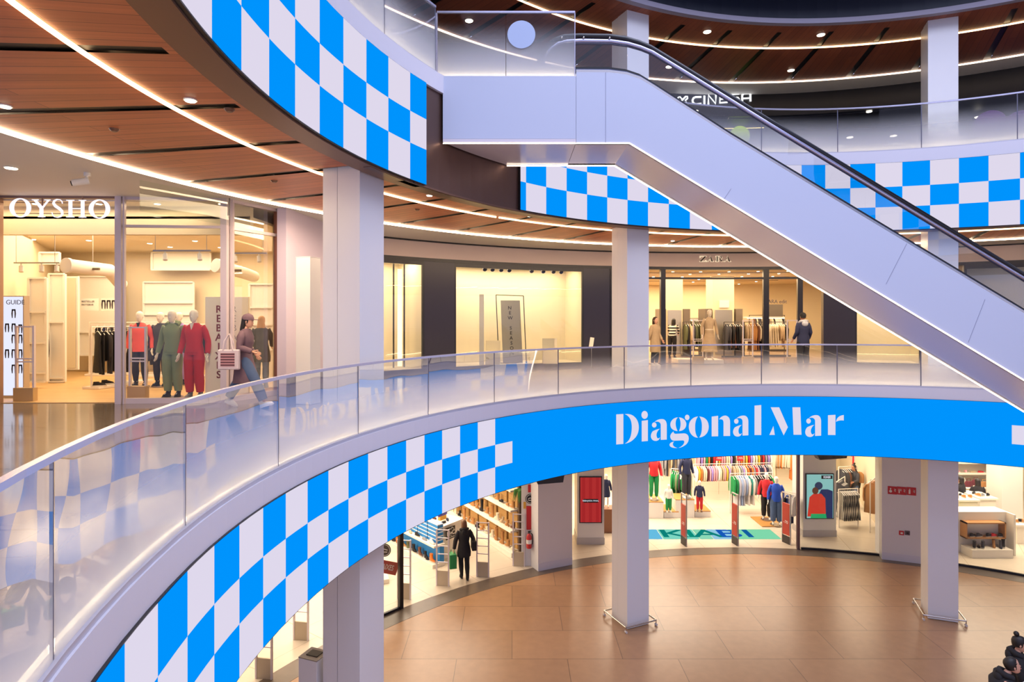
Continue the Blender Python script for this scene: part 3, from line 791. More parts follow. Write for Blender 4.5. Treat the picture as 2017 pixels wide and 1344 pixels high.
rail2((-7.46, 11.71), (-5.66, 11.86), zt_, 0.05, 0.08, parent=fr); rail2((-5.55, 11.95), (-5.05, 13.0), zt_, 0.06, 0.08, parent=fr)
rail2((-7.46, 11.71), (-5.66, 11.86), L1 + .05, 0.1, 0.1, parent=fr); rail2((-5.55, 11.95), (-5.05, 13.0), L1 + .05, 0.1, 0.1, parent=fr)
rail2((-7.46, 11.71), (-5.66, 11.86), ZH - .03, 0.06, 0.1, parent=fr); rail2((-5.55, 11.95), (-5.05, 13.0), ZH - .03, 0.06, 0.1, parent=fr)
for z0_, z1_ in ((L1 + .1, zt_ - .02), (zt_ + .03, ZH - .06)):
    rail2((-7.46, 11.71), (-5.66, 11.86), (z0_ + z1_) / 2, z1_ - z0_, 0.012, SHOPGLASS, 'pane', fr)
    rail2((-5.55, 11.95), (-5.05, 13.0), (z0_ + z1_) / 2, z1_ - z0_, 0.012, SHOPGLASS, 'pane', fr)
struct(upright(-10.0, 11.62, 0.35, 0.3, m=mat('portal_bronze', 'a5826c', 0.4, 0.2), name='wall_left'), 'brown portal jamb at the left edge')
struct(rail2((-9.85, 11.62), (-7.58, 11.70), ZH - .02, 0.05, 0.12, mat('portal_rail', '7b5e52', .4), 'trim_10'))
# room
OFL, OCE = L1 + 0.012, EYE + 2.02
room = [(-10.3, 11.72), (-7.5, 11.78), (-5.6, 11.95), (-5.1, 13.1), (-5.0, 19.6), (-14.6, 19.6), (-12.4, 15.6)]
struct(MB().prism(room, L1 + .002, OFL, OAKF, uv=True).build('floor'), 'oak floor of the corner shop')
struct(MB().prism([(-12.0, 12.45), (-5.35, 12.45), (-5.0, 19.6), (-14.6, 19.6)], OCE, OCE + .05, CREAM).build('ceiling'), 'cream ceiling of the corner shop')
struct(MB().prism([(-11.5, 11.75), (-5.65, 11.95), (-5.3, 12.45), (-11.5, 12.45)], ZH - .05, ZH, WHITE2).build('ceiling'))
struct(MB().b2((-12.0, 12.45, EYE + 1.70), (-5.35, 12.6, ZH), CREAM).build('wall_header'), 'cream bulkhead behind the lit lettering')
def wallseg(p, q, z0, z1, m, t=.12, name='wall_left', label=None):
    v = Vector((q[0] - p[0], q[1] - p[1], 0)); return struct(MB().box(((p[0] + q[0]) / 2, (p[1] + q[1]) / 2, (z0 + z1) / 2), (v.length, t, z1 - z0), m, math.atan2(v.y, v.x)).build(name), label)
wallseg((-14.6, 19.0), (-4.9, 19.0), L1, OCE, CREAM, name='wall_back', label='cream back wall of the corner shop')
wallseg((-5.12, 13.2), (-4.95, 19.0), L1, OCE, CREAM, name='wall_right')
wallseg((-10.35, 11.8), (-12.3, 15.5), L1, OCE, CREAM)
wallseg((-12.3, 15.5), (-14.6, 19.4), L1, OCE, CREAM)

# ================================================================ upper gallery back
CD = mat('cinema_black', '0c0a12', 0.35)
struct(MB().arc(14.42, 14.6, EYE + 6.62, ZD + .06, A_L, A_R, CD, 70).build('wall_back'), 'black fascia of the upper gallery')
struct(MB().arc(17.5, 17.7, L2, EYE + 6.75, A_L, A_R, mat('dark_foyer_wall', '1d1a2b', .5, noise=.3, nscale=.6), 70).build('wall_back'))
struct(MB().arc(14.6, 17.6, EYE + 6.60, EYE + 6.68, A_L, A_R, mat('foyer_ceiling', '1a1520', .5), 70).build('ceiling'))
line = MB(); line.arc(15.6, 15.62, EYE + 6.585, EYE + 6.6, 108, 84, emit('thin_amber_line', (1, .75, .3), 2.5), 16)
tag(line.build('light_strip'), 'thin amber line of light in the dark upper foyer ceiling', 'light strip')

# ================================================================ ground floor: shop surrounds
GL = 13.95
struct(MB().arc(13.98, 14.12, 3.55, 4.12, 205, -40, WHITE2, 80).build('wall_header'), 'white header over the ground shops')
struct(MB().arc(14.12, 27, 3.95, 4.05, 205, -40, CREAM, 60).build('ceiling'))
struct(MB().arc(25.0, 25.2, 0, 3.95, 205, -40, KN, 60).build('wall_back'), 'ivory back wall of the ground shops')
def pier(x0, x1, label, r0=13.7, r1=14.5, rr=None):
    rr = rr or r0
    a0, a1 = on_ring(x0, 1110, lambda a: rr)[3], on_ring(x1, 1110, lambda a: rr)[3]
    return struct(MB().arc(r0, r1, 0, 4.1, a0, a1, WHITE, 3).build('wall_pier'), label)
pr1 = pier(1060, 1127, 'white pier between the shoe shop and the clothes shop')
pr2 = pier(1737, 1818, 'white pier with red safety signs beside the right column')
for x_ in (790,):
    a_ = ang(x_, 14.0, 1100); struct(MB().arc(13.97, 14.07, 0, 4.0, a_ + .22, a_ - .22, BLACK, 1).build('trim_11'))
a_ = ang(1054, 14.0, 1100); struct(MB().arc(13.97, 14.07, 0, 4.0, a_ + .12, a_ - .12, BLACK, 1).build('trim_12'))
a_ = ang(1572, 14.0, 1100); struct(MB().arc(13.95, 14.06, 0, 4.0, a_ + .18, a_ - .18, mat('bronze_post', '7a6464', .3, .7), 1).build('trim_13'))
a_ = ang(1734, 14.0, 1100); struct(MB().arc(13.95, 14.06, 0, 4.0, a_ + .12, a_ - .12, mat('bronze_post', '7a6464', .3, .7), 1).build('trim_14'))
def gwin(x0, x1, n, label):
    a0, a1 = ang(x0, 14.0, 1100), ang(x1, 14.0, 1100)
    w = thing('window_%d' % n, label, 'window'); del w['category']; w['kind'] = 'structure'
    MB().arc(13.985, 14.05, 0.0, 0.06, a0, a1, FR).build('window_frame', w)
    MB().arc(14.0, 14.012, 0.06, 3.55, a0, a1, SHOPGLASS).build('pane', w); return w
gwin(700, 788, 6, 'shoe shop window beside the left column')
gwin(1578, 1733, 7, 'glass shop window with a poster screen behind it')
gwin(1830, 2100, 8, 'shoe shop window at the right edge of the ground level')
# party walls
def party(x, r0=14.2, r1=25, y=1100, m=None):
    a_ = ang(x, 14.0, y); struct(MB().arc(r0, r1, 0, 3.95, a_ - .3, a_ + .3, m or CREAM, 1).build('wall_party'))
party(1095); party(1775)
# ================================================================ figures
def skin_mesh(nodes, edges, sub=1):
    """nodes: name -> (pos, rx, ry); grows one continuous surface"""
    me = bpy.data.meshes.new('body'); names = list(nodes)
    me.from_pydata([nodes[n][0] for n in names], [(names.index(a), names.index(b)) for a, b in edges], [])
    o = bpy.data.objects.new('body', me); COL.objects.link(o)
    md = o.modifiers.new('skin', 'SKIN'); md.use_smooth_shade = True; md.branch_smoothing = 0.6
    for i, n in enumerate(names):
        sv = me.skin_vertices[0].data[i]; sv.radius = (nodes[n][1], nodes[n][2] if len(nodes[n]) > 2 else nodes[n][1])
        sv.use_root = (i == 0)
    ss = o.modifiers.new('sub', 'SUBSURF'); ss.levels = sub; ss.render_levels = sub
    bpy.context.view_layer.update()
    out = bpy.data.meshes.new_from_object(o.evaluated_get(bpy.context.evaluated_depsgraph_get()))
    bpy.data.objects.remove(o); bpy.data.meshes.remove(me)
    return out
JOINTS = dict(pelvis=(0, 0, .93), belly=(0, .005, 1.06), chest=(0, 0, 1.26), neck=(0, -.01, 1.43), skull=(0, .01, 1.50),
    shL=(-.165, 0, 1.385), elL=(-.215, -.03, 1.12), wrL=(-.225, .03, .89), shR=(.165, 0, 1.385), elR=(.215, -.03, 1.12), wrR=(.225, .03, .89),
    hipL=(-.085, 0, .88), knL=(-.095, .015, .49), anL=(-.10, -.03, .085), toL=(-.115, .12, .03),
    hipR=(.085, 0, .88), knR=(.095, .015, .49), anR=(.10, -.03, .085), toR=(.115, .12, .03))
def V(t): return Vector(t)
def figure(name, label, cat, loc, rz, H=1.68, pose=None, outfit=(), skin=None, hair=None, face=True, fem=True, group=None, kid=False, turn=0.0, nod=0.0, fingers=True):
    J = {k: V(v) for k, v in JOINTS.items()}
    for k, v in (pose or {}).items(): J[k] = V(v)
    root = thing(name, label, cat, loc, rz, group); s = H / 1.70
    wd = 0.92 if fem else 1.05
    if kid: wd = 1.0
    nodes = {'pelvis': (J['pelvis'], .125 * wd, .095), 'belly': (J['belly'], .105 * wd, .085), 'chest': (J['chest'], .13 * wd, .095),
             'neckb': (J['neck'] - V((0, 0, .03)), .06, .055), 'neck': (J['neck'] + V((0, .0, .05)), .047, .047), 'skull': (J['skull'] + V((0, 0, .01)), .052, .056)}
    E = [('pelvis', 'belly'), ('belly', 'chest'), ('chest', 'neckb'), ('neckb', 'neck'), ('neck', 'skull')]
    for S in 'LR':
        sh, el, wr = J['sh' + S], J['el' + S], J['wr' + S]
        nodes['sh' + S] = (sh, .052 * wd, .052); nodes['ua' + S] = (sh.lerp(el, .5), .043 * wd, .043); nodes['el' + S] = (el, .036, .036)
        nodes['fa' + S] = (el.lerp(wr, .35), .037, .035); nodes['wr' + S] = (wr, .024, .020)
        d = (wr - el).normalized(); sd = -1 if S == 'L' else 1
        # palm plane: fingers spread along 'a', thumb towards the front
        fwd = V((0, 1, 0)) if abs(d.y) < 0.8 else V((0, 0, 1))
        a = (fwd - d * fwd.dot(d)).normalized(); nrm = d.cross(a)
        hd = pose.get('hand' + S, d) if pose else d; hd = V(hd).normalized()
        pm = wr + hd * .055
        nodes['pm' + S] = (pm, .030, .018)
        E += [('chest', 'sh' + S), ('sh' + S, 'ua' + S), ('ua' + S, 'el' + S), ('el' + S, 'fa' + S), ('fa' + S, 'wr' + S), ('wr' + S, 'pm' + S)]
        if fingers:
            for i, (off, ln) in enumerate(((.030, .070), (.011, .080), (-.009, .075), (-.028, .058))):
                b_ = pm + a * off + hd * .028; cu = -nrm * (.006 if S == 'L' else -.006)
                nodes['f%d%s0' % (i, S)] = (b_, .010, .010); nodes['f%d%s1' % (i, S)] = (b_ + hd * ln * .5 + cu, .009, .009); nodes['f%d%s2' % (i, S)] = (b_ + hd * ln + cu * 3.5, .007, .007)
                E += [('pm' + S, 'f%d%s0' % (i, S)), ('f%d%s0' % (i, S), 'f%d%s1' % (i, S)), ('f%d%s1' % (i, S), 'f%d%s2' % (i, S))]
            t0 = wr + hd * .03 + a * .030
            nodes['th%s0' % S] = (t0, .012, .012); nodes['th%s1' % S] = (t0 + a * .022 + hd * .032, .010, .010); nodes['th%s2' % S] = (t0 + a * .028 + hd * .060, .008, .008)
            E += [('wr' + S, 'th%s0' % S), ('th%s0' % S, 'th%s1' % S), ('th%s1' % S, 'th%s2' % S)]
        hp, kn, an, to = J['hip' + S], J['kn' + S], J['an' + S], J['to' + S]
        nodes['hip' + S] = (hp, .088 * wd, .09); nodes['th' + S] = (hp.lerp(kn, .45), .075 * wd, .078); nodes['kn' + S] = (kn, .052, .054)
        nodes['cf' + S] = (kn.lerp(an, .35) + V((0, -.012, 0)), .05, .054); nodes['an' + S] = (an, .034, .038); nodes['to' + S] = (to, .038, .026)
        E += [('pelvis', 'hip' + S), ('hip' + S, 'th' + S), ('th' + S, 'kn' + S), ('kn' + S, 'cf' + S), ('cf' + S, 'an' + S), ('an' + S, 'to' + S)]
    body = skin_mesh(nodes, E, 1)
    b = MB(); sk = skin
    n0 = len(body.vertices)
    b.add([v.co for v in body.vertices], [tuple(p.vertices) for p in body.polygons], sk, smooth=True)
    bpy.data.meshes.remove(body)
    # head, shaped in rings from chin to crown, added to the same surface
    hc = J['skull'] + V((0, .012, .10)); ks = 1.18 if kid else 1.0
    HM = Matrix.Translation(hc) @ Matrix.Rotation(turn, 4, 'Z') @ Matrix.Rotation(-nod, 4, 'X') @ Matrix.Scale(ks, 4)
    prof = [(-.118, .030, .022, .038), (-.105, .036, .042, .050), (-.085, .044, .058, .062), (-.055, .056, .066, .078), (-.02, .066, .072, .090), (.02, .072, .076, .097), (.055, .072, .074, .096), (.085, .058, .062, .082), (.107, .036, .042, .055), (.118, .008, .012, .015)]
    b.T = HM; rings = [(0, .012 if z < -.05 else 0, z, rx_, (ry1 + ry2) / 2) for z, rx_, ry1, ry2 in prof]
    b.loft([(0, .024 if z < -.09 else (.015 if z < -.04 else 0.0), z, max(.004, (rx_ + ry1) / 2), ry2) for z, rx_, ry1, ry2 in prof], sk, 16)
    fy = .096
    b.loft([(0, fy - .012, -.045, .013, .010), (0, fy - .004, -.035, .014, .017), (0, fy - .008, -.015, .009, .012), (0, fy - .012, .012, .007, .008)], sk, 8)
    for sd in (-1, 1): b.ball((sd * .074, -.005, -.01), .022, sk, 8, 6, sx=.35, sy=.7, sz=1.2)
    b.T = Matrix.Identity(4)
    b.build('body', root)
    if face:
        fb = MB(); fb.T = HM
        for sd in (-1, 1): fb.ball((sd * .029, .083, .012), .009, mat('eye_dark', '2a2220', .3), 8, 6, sz=.7)
        fb.build('eyes', root); fb = MB(); fb.T = HM
        fb.loft([(0, .094, -.075, .014, .006), (0, .097, -.069, .020, .007), (0, .094, -.063, .012, .006)], mat('lips', '9c5a50', .5), 8); fb.build('mouth', root)
    if hair:
        hm_, style = hair; hb = MB(); hb.T = HM
        cap = [(-.0, -.022, -.04, .075, .080), (0, -.018, .0, .081, .092), (0, -.012, .045, .082, .100), (0, -.008, .085, .070, .090), (0, -.004, .112, .046, .060), (0, 0, .126, .010, .014)]
        hb.loft(cap, hm_, 16)
        if style in ('long', 'wavy'):
            L = .34 if style == 'long' else .26
            hb.loft([(0, -.055, .04, .078, .06), (0, -.065, -.06, .085, .055), (0, -.08, -.15, .095, .045), (0, -.09, -L, .08, .03)], hm_, 14)
        if style == 'bob':
            hb.loft([(0, -.03, .04, .084, .085), (0, -.04, -.05, .09, .075), (0, -.05, -.13, .088, .06), (0, -.05, -.16, .06, .04)], hm_, 14)
        if style == 'bun': hb.ball((0, -.045, .150), .040, hm_, 10, 8)
        if style == 'pony': hb.loft([(0, -.09, .05, .03, .03), (0, -.125, -.02, .035, .03), (0, -.12, -.2, .018, .018)], hm_, 10)
        hb.build('hair', root)
    for it in outfit:
        k = it[0]; m = it[1]; g = MB()
        if k in ('top', 'jacket', 'coat', 'hoodie'):
            hem = it[2]; fat = {'top': .008, 'jacket': .026, 'coat': .035, 'hoodie': .022}[k]; w = wd
            pc, bl, ch, nk = J['pelvis'], J['belly'], J['chest'], J['neck']
            R = []
            if k == 'coat':
                lo = (J['knL'] + J['knR']) / 2
                spread = abs(J['knL'].y - J['knR'].y) / 2
                t = min(1, (pc.z - hem) / max(.05, pc.z - lo.z)); q = pc.lerp(lo, t)
                R += [(q.x, q.y, hem, .20 * w + fat * .5, .15 + spread * .6 * t)]
                R += [((q.x + pc.x) / 2, (q.y + pc.y) / 2, (hem + pc.z) / 2 - .02, .19 * w + fat, .14 + spread * .3 * t)]
            else: R += [(pc.x, pc.y, hem, .150 * w + fat, .108 + fat)]
            R += [(pc.x, pc.y, pc.z + .02, .155 * w + fat, .112 + fat), (bl.x, bl.y, bl.z + .02, .128 * w + fat, .098 + fat), (ch.x, ch.y, ch.z - .06, .148 * w + fat, .108 + fat),
                  (ch.x, ch.y, ch.z + .05, .172 * w + fat, .106 + fat), ((ch.x + nk.x) / 2, (ch.y + nk.y) / 2, nk.z - .055, .178 * w + fat * .7, .078 + fat * .8), (nk.x, nk.y, nk.z - .005, .085 + fat, .065 + fat), (nk.x, nk.y + .005, nk.z + .03, .060 + fat * .5, .058 + fat * .4)]
            R.sort(key=lambda q: q[2]); g.loft(R, m, 18)
            for S in 'LR':
                sh, el, wr = J['sh' + S], J['el' + S], J['wr' + S]
                inn = sh.lerp(J['chest'], .35)
                P = [inn, sh + (el - sh) * .02, sh.lerp(el, .35), sh.lerp(el, .75), el, el.lerp(wr, .4), el.lerp(wr, .93)]
                g.tube(P, .05, m, 10, rads=[.036, .050 + fat * .25, .050 + fat * .5, .045 + fat * .6, .043 + fat * .6, .042 + fat * .5, .034 + fat * .45])
            if k == 'hoodie' or (len(it) > 3 and it[3] == 'hood'):
                hm2 = it[4] if len(it) > 4 else m
                g.tube([nk + V((-.09, .05, .0)), nk + V((-.10, -.04, .035)), nk + V((0, -.10, .05)), nk + V((.10, -.04, .035)), nk + V((.09, .05, 0))], .045, hm2, 8)
                g.ball((nk.x, nk.y - .10, nk.z - .04), .10, hm2, 12, 8, sz=.9, sy=.6)
            if len(it) > 3 and it[3] == 'vneck':
                g.slab([(-.035, nk.z + .03), (.035, nk.z + .03), (0, nk.z - .11)], 'y', J['chest'].y + .085, J['chest'].y + .118, it[4])
            g.build({'top': 'sweater', 'jacket': 'jacket', 'coat': 'coat', 'hoodie': 'hoodie'}[k], root)
        elif k == 'trousers':
            fat = it[2]; pc = J['pelvis']
            g.loft([(pc.x, pc.y, pc.z - .08, .16 * wd + fat * .5, .115 + fat * .5), (pc.x, pc.y, pc.z + .02, .15 * wd + fat * .3, .108 + fat * .3), (pc.x, pc.y, pc.z + .10, .125 * wd + .006, .098)], m, 16)
            for S in 'LR':
                hp, kn, an = J['hip' + S], J['kn' + S], J['an' + S]
                g.tube([hp + V((0, 0, .05)), hp.lerp(kn, .3), kn, kn.lerp(an, .4), an + (kn - an).normalized() * (.05)], .06, m, 12, rads=[.09, .090 + fat, .068 + fat, .070 + fat, (.050 + fat if fat > .004 else .048)])
            g.build('trousers', root)
        elif k == 'skirt':
            pc = J['pelvis']; g.loft([(pc.x, pc.y, it[2], it[3], it[3] * .75), (pc.x, pc.y, (it[2] + pc.z) / 2, (it[3] + .16) / 2, .14), (pc.x, pc.y, pc.z, .155 * wd, .115), (pc.x, pc.y, pc.z + .12, .125 * wd, .10)], m, 20); g.build('skirt', root)
        elif k == 'shoes':
            for S in 'LR':
                an, to = J['an' + S], J['to' + S]; d = V((to.x - an.x, to.y - an.y, 0)); d = d.normalized() if d.length > 1e-3 else V((0, 1, 0))
                yaw = math.atan2(-d.x, d.y); tilt = math.atan2(to.z - (an.z - .055), (V((to.x, to.y, 0)) - V((an.x, an.y, 0))).length)
                g = MB(); g.T = Matrix.Translation((an.x, an.y, an.z - .085)) @ Matrix.Rotation(yaw, 4, 'Z') @ Matrix.Rotation(tilt, 4, 'X')
                g.loft([(0, .055, 0.0, .042, .135), (0, .055, .03, .045, .138)], it[2] if len(it) > 2 else m, 14)
                g.loft([(0, .055, .028, .042, .132), (0, .045, .06, .040, .115), (0, -.01, .10, .040, .060), (0, -.015, .13, .038, .05)], m, 14)
                g.build('shoe', root)
        elif k == 'boots':
            for S in 'LR':
                an, to, kn = J['an' + S], J['to' + S], J['kn' + S]
                g = MB(); g.tube([an - V((0, 0, .04)), an + V((0, 0, .05)), an.lerp(kn, .5), an.lerp(kn, .8)], .05, m, 10, rads=[.050, .052, .068, .074])
                d = V((to.x - an.x, to.y - an.y, 0)).normalized(); yaw = math.atan2(-d.x, d.y)
                g.T = Matrix.Translation((an.x, an.y, an.z - .085)) @ Matrix.Rotation(yaw, 4, 'Z')
                g.loft([(0, .055, 0.0, .042, .13), (0, .05, .05, .040, .12), (0, -.01, .10, .042, .06)], m, 12); g.build('boot', root)
        elif k == 'cap':
            g.T = HM; g.loft([(0, -.008, .025, .090, .112), (0, -.008, .07, .088, .108), (0, -.006, .115, .066, .082), (0, 0, .145, .012, .014)], m, 16)
            g.loft([(0, .12, .034, .064, .070), (0, .12, .044, .062, .068)], m, 14); g.build('cap', root)
        elif k == 'base':
            g.loft([(0, 0, 0.0, .2, .2), (0, 0, .012, .2, .2)], m, 24, smooth=False); g.build('base_plate', root)
        elif k == 'belt':
            bl = J['belly']; g.loft([(bl.x, bl.y, bl.z - .03, .15 * wd, .12), (bl.x, bl.y, bl.z + .01, .15 * wd, .12)], m, 16); g.build('belt', root)
    root.scale = (s, s, s)
    return root

SKIN = mat('skin_light', 'd9a68c', 0.5); SKIN2 = mat('skin_tan', 'bd8466', 0.5)
MQ = mat('mannequin_white', 'e9e2d8', 0.35); MQ2 = mat('mannequin_cream', 'ddd0bb', .4)
HB = mat('hair_black', '17110f', .5); HBR = mat('hair_brown', '3f281c', .5); HBL = mat('hair_blond', 'b98a55', .5)
def fab(n, h, r=0.85): return mat(n + '_fabric', h, r, noise=0.10, nscale=14, bump=0.15)
FB = dict(black=fab('black', '1a191d'), charcoal=fab('charcoal', '3a3a42'), grey=fab('grey', '8b8b90'), lightgrey=fab('light_grey', 'b9bac4'), white=fab('white', 'e6e2dc'), cream=fab('cream', 'dccdb2'),
    beige=fab('beige', 'b9a080'), brown=fab('brown', '6a432f'), red=fab('red', 'c4252e'), coral=fab('coral', 'e4584d'), green=fab('green', '178a4a'), sage=fab('sage_green', '7d8e6c'), olive=fab('olive', '55583b'),
    navy=fab('navy', '252b4c'), blue=fab('blue', '2450c0'), lilac=fab('lilac', '9a86cc'), pink=fab('pink', 'd99aa6'), yellow=fab('yellow', 'd9b13b'), orange=fab('orange', 'd8752f'), denim=fab('denim', '4a5f86'), mauve=fab('mauve', '6b5462'), maroon=fab('maroon', '5c1f2a'),
    teal=fab('teal', '2f8f86'), paleblue=fab('pale_blue', '9fb4d8'), tan=fab('tan', 'b07b46'))
def stripes(name, a, b, sc=40, axis=2):
    m = bpy.data.materials.new(name); m.use_nodes = True; nt = m.node_tree; bs = nt.nodes['Principled BSDF']
    tc = nt.nodes.new('ShaderNodeTexCoord'); sp = nt.nodes.new('ShaderNodeSeparateXYZ'); nt.links.new(tc.outputs['Object'], sp.inputs[0])
    mm = nt.nodes.new('ShaderNodeMath'); mm.operation = 'MULTIPLY'; mm.inputs[1].default_value = sc; nt.links.new(sp.outputs[axis], mm.inputs[0])
    sn = nt.nodes.new('ShaderNodeMath'); sn.operation = 'SINE'; nt.links.new(mm.outputs[0], sn.inputs[0])
    gt = nt.nodes.new('ShaderNodeMath'); gt.operation = 'GREATER_THAN'; gt.inputs[1].default_value = 0.2; nt.links.new(sn.outputs[0], gt.inputs[0])
    mx = nt.nodes.new('ShaderNodeMix'); mx.data_type = 'RGBA'; mx.inputs['A'].default_value = (*hexc(a), 1); mx.inputs['B'].default_value = (*hexc(b), 1)
    nt.links.new(gt.outputs[0], mx.inputs['Factor']); nt.links.new(mx.outputs['Result'], bs.inputs['Base Color']); bs.inputs['Roughness'].default_value = .85
    FB[name] = m; return m
stripes('striped', '1a191d', 'd8d2c6', 55); stripes('pinstriped', '2a2a30', 'c8bfae', 120, 0)

# ================================================================ garments on hangers
HANG = mat('white_hanger', 'e8e2da', .4)
def garment_mesh(kind):
    g = MB(); m = FB['black']; n = 12
    def ring_(z, w, d, wob=0.0, ph=0.0):
        return [((w) * math.cos(2 * PI * k / n) * 1.0, d * math.sin(2 * PI * k / n) + wob * math.sin(5 * 2 * PI * k / n + ph), z) for k in range(n)]
    def stack(rs):
        vs = []; [vs.extend(r) for r in rs]
        fs = [(i * n + k, i * n + (k + 1) % n, (i + 1) * n + (k + 1) % n, (i + 1) * n + k) for i in range(len(rs) - 1) for k in range(n)]
        g.add(vs, fs, m, smooth=True); g.add(rs[0], [tuple(range(n))[::-1]], m); g.add(rs[-1], [tuple(range(n))], m)
    if kind == 'top':
        stack([ring_(-.68, .22, .035, .012), ring_(-.45, .215, .035, .010, 1), ring_(-.2, .22, .03, .004), ring_(-.08, .21, .028), ring_(-.03, .12, .025), ring_(.0, .07, .03)])
        for s_ in (-1, 1): g.tube([(s_ * .17, 0, -.07), (s_ * .245, .0, -.2), (s_ * .255, .01, -.45), (s_ * .245, .015, -.6)], .04, m, 8, rads=[.04, .045, .04, .03], ry=.025)
    elif kind == 'trousers':
        stack([ring_(-.26, .17, .035, .006), ring_(-.05, .15, .03), ring_(.0, .14, .025)])
        for s_ in (-1, 1): g.tube([(s_ * .08, 0, -.2), (s_ * .09, 0, -.6), (s_ * .085, 0, -1.0)], .07, m, 8, rads=[.085, .075, .06], ry=.03)
    elif kind == 'coat':
        stack([ring_(-1.05, .26, .05, .018), ring_(-.6, .23, .045, .012, 1), ring_(-.2, .225, .04, .004), ring_(-.07, .2, .035), ring_(-.02, .11, .03), ring_(.02, .07, .04)])
        for s_ in (-1, 1): g.tube([(s_ * .17, 0, -.07), (s_ * .26, .0, -.22), (s_ * .27, .01, -.5), (s_ * .25, .015, -.66)], .05, m, 8, rads=[.05, .055, .045, .036], ry=.03)
    else:
        stack([ring_(-.95, .25, .04, .022), ring_(-.5, .19, .035, .012, 1), ring_(-.25, .16, .03), ring_(-.06, .19, .028), ring_(-.02, .1, .02), ring_(.0, .07, .02)])
    return g
def hanger_mb():
    h = MB(); h.tube([(-.2, 0, -.07), (-.06, 0, -.0), (0, 0, .015), (.06, 0, -.0), (.2, 0, -.07)], .009, HANG, 6)
    h.tube([(0, 0, .015), (0, 0, .06), (.02, 0, .085), (.005, 0, .10)], .004, HANG, 5); return h
GM = {k: garment_mesh(k).build('proto_' + k) for k in ('top', 'trousers', 'coat', 'dress')}
HM_ = hanger_mb().build('proto_hanger')
GMESH = {k: o.data for k, o in GM.items()}; HMESH = HM_.data
for o in list(GM.values()) + [HM_]: bpy.data.objects.remove(o)
ORD = ['first', 'second', 'third', 'fourth', 'fifth', 'sixth', 'seventh', 'eighth', 'ninth', 'tenth', 'eleventh', 'twelfth', 'thirteenth', 'fourteenth', 'fifteenth', 'sixteenth', 'seventeenth', 'eighteenth', 'nineteenth', 'twentieth'] + ['%s-first', ]
def ordn(i):
    if i < 20: return ORD[i]
    t = {2: 'twenty', 3: 'thirty', 4: 'forty'}[(i + 1) // 10]; r = (i + 1) % 10
    return (t.replace('y', 'ieth') if r == 0 else t + '-' + ORD[r - 1])
GN = {'top': ('sweater', 'sweater'), 'trousers': ('trousers', 'trousers'), 'coat': ('coat', 'coat'), 'dress': ('dress', 'dress')}
CN = {'lightgrey': 'light grey', 'paleblue': 'pale blue', 'sage': 'sage green', 'denim': 'denim blue'}
def garment(kind, col, loc, rz, label, group, sc=1.0, hanger=True):
    o = bpy.data.objects.new('hanging_' + GN[kind][0], GMESH[kind]); COL.objects.link(o)
    o.location = loc; o.rotation_euler = (0, 0, rz); o.scale = (sc, sc, sc)
    o.material_slots[0].link = 'OBJECT'; o.material_slots[0].material = FB[col]
    tag(o, label, GN[kind][1], group)
    if hanger:
        h = bpy.data.objects.new('hanger', HMESH); COL.objects.link(h); h.parent = o
    return o
def rack(label, where, p, q, h, items, step=0.085, base=True, sc=1.0, group=None, wall=False, posts=True, metal=None, skew=0.0):
    """clothes rail from p to q (floor points); items: list of (kind, colour)"""
    metal = metal or mat('white_rail', 'e6ddd2', .35)
    p, q = V(p), V(q); d = (q - p); L = d.length; u = d.normalized(); yaw = math.atan2(u.y, u.x)
    t = thing('clothes_rail', label, 'clothes rail', p, yaw)
    MB().tube([(0, 0, h), (L, 0, h)], .014, metal, 8).build('rail', t)
    if posts:
        for x in (0.0, L): MB().box((x, 0, h / 2), (.03, .03, h), metal).build('post', t)
        if base: MB().box((L / 2, 0, .03), (L + .06, .42, .05), metal).build('base', t)
    elif wall:
        for x in (0.1, L - .1): MB().box((x, .18, h), (.03, .36, .03), metal).build('bracket', t)
    n = len(items); st_ = min(step, (L - .1) / max(n, 1)); x0 = (L - st_ * (n - 1)) / 2
    for i, (kd, cl) in enumerate(items):
        pos = p + u * (x0 + st_ * i) + V((0, 0, h - .11 * sc))
        garment(kd, cl, pos, yaw + PI / 2 + random.uniform(-.08, .08) + skew, '%s %s on %s, %s from left' % (CN.get(cl, cl), GN[kd][0], where, ordn(i)), group or ('clothes on ' + where), sc)
    return t
# ================================================================ shoes
def shoe_mesh(kind):
    g = MB(); m = FB['black']; so = mat('shoe_sole', 'cfc4b4', .6)
    if kind == 'sneaker':
        g.loft([(0, 0, 0, .046, .145), (0, 0, .028, .048, .148)], so, 14)
        g.loft([(0, 0, .026, .044, .14), (0, -.01, .06, .042, .118), (0, -.06, .095, .036, .062), (0, -.065, .11, .034, .055)], m, 14)
    elif kind == 'boot':
        g.loft([(0, 0, 0, .044, .14), (0, 0, .035, .046, .142)], so, 14)
        g.loft([(0, 0, .03, .044, .136), (0, -.01, .07, .042, .115), (0, -.055, .11, .044, .07), (0, -.06, .18, .046, .062), (0, -.058, .235, .05, .066)], m, 14)
    elif kind == 'heel':
        g.loft([(0, .05, 0, .038, .08), (0, .05, .02, .04, .085), (0, .03, .06, .038, .09), (0, -.06, .12, .036, .05), (0, -.07, .21, .042, .052)], m, 14); g.box((0, -.1, .04), (.03, .035, .08), m)
    elif kind == 'tall':
        g.loft([(0, 0, 0, .042, .135), (0, 0, .03, .042, .135), (0, -.02, .07, .04, .11), (0, -.06, .12, .042, .06), (0, -.06, .25, .05, .058), (0, -.055, .40, .058, .064)], m, 14)
    elif kind == 'flat':
        g.loft([(0, 0, 0, .04, .13), (0, 0, .015, .042, .132), (0, -.01, .045, .036, .11), (0, -.04, .06, .034, .08)], m, 14)
    o = g.build('p'); me = o.data; bpy.data.objects.remove(o); return me, g
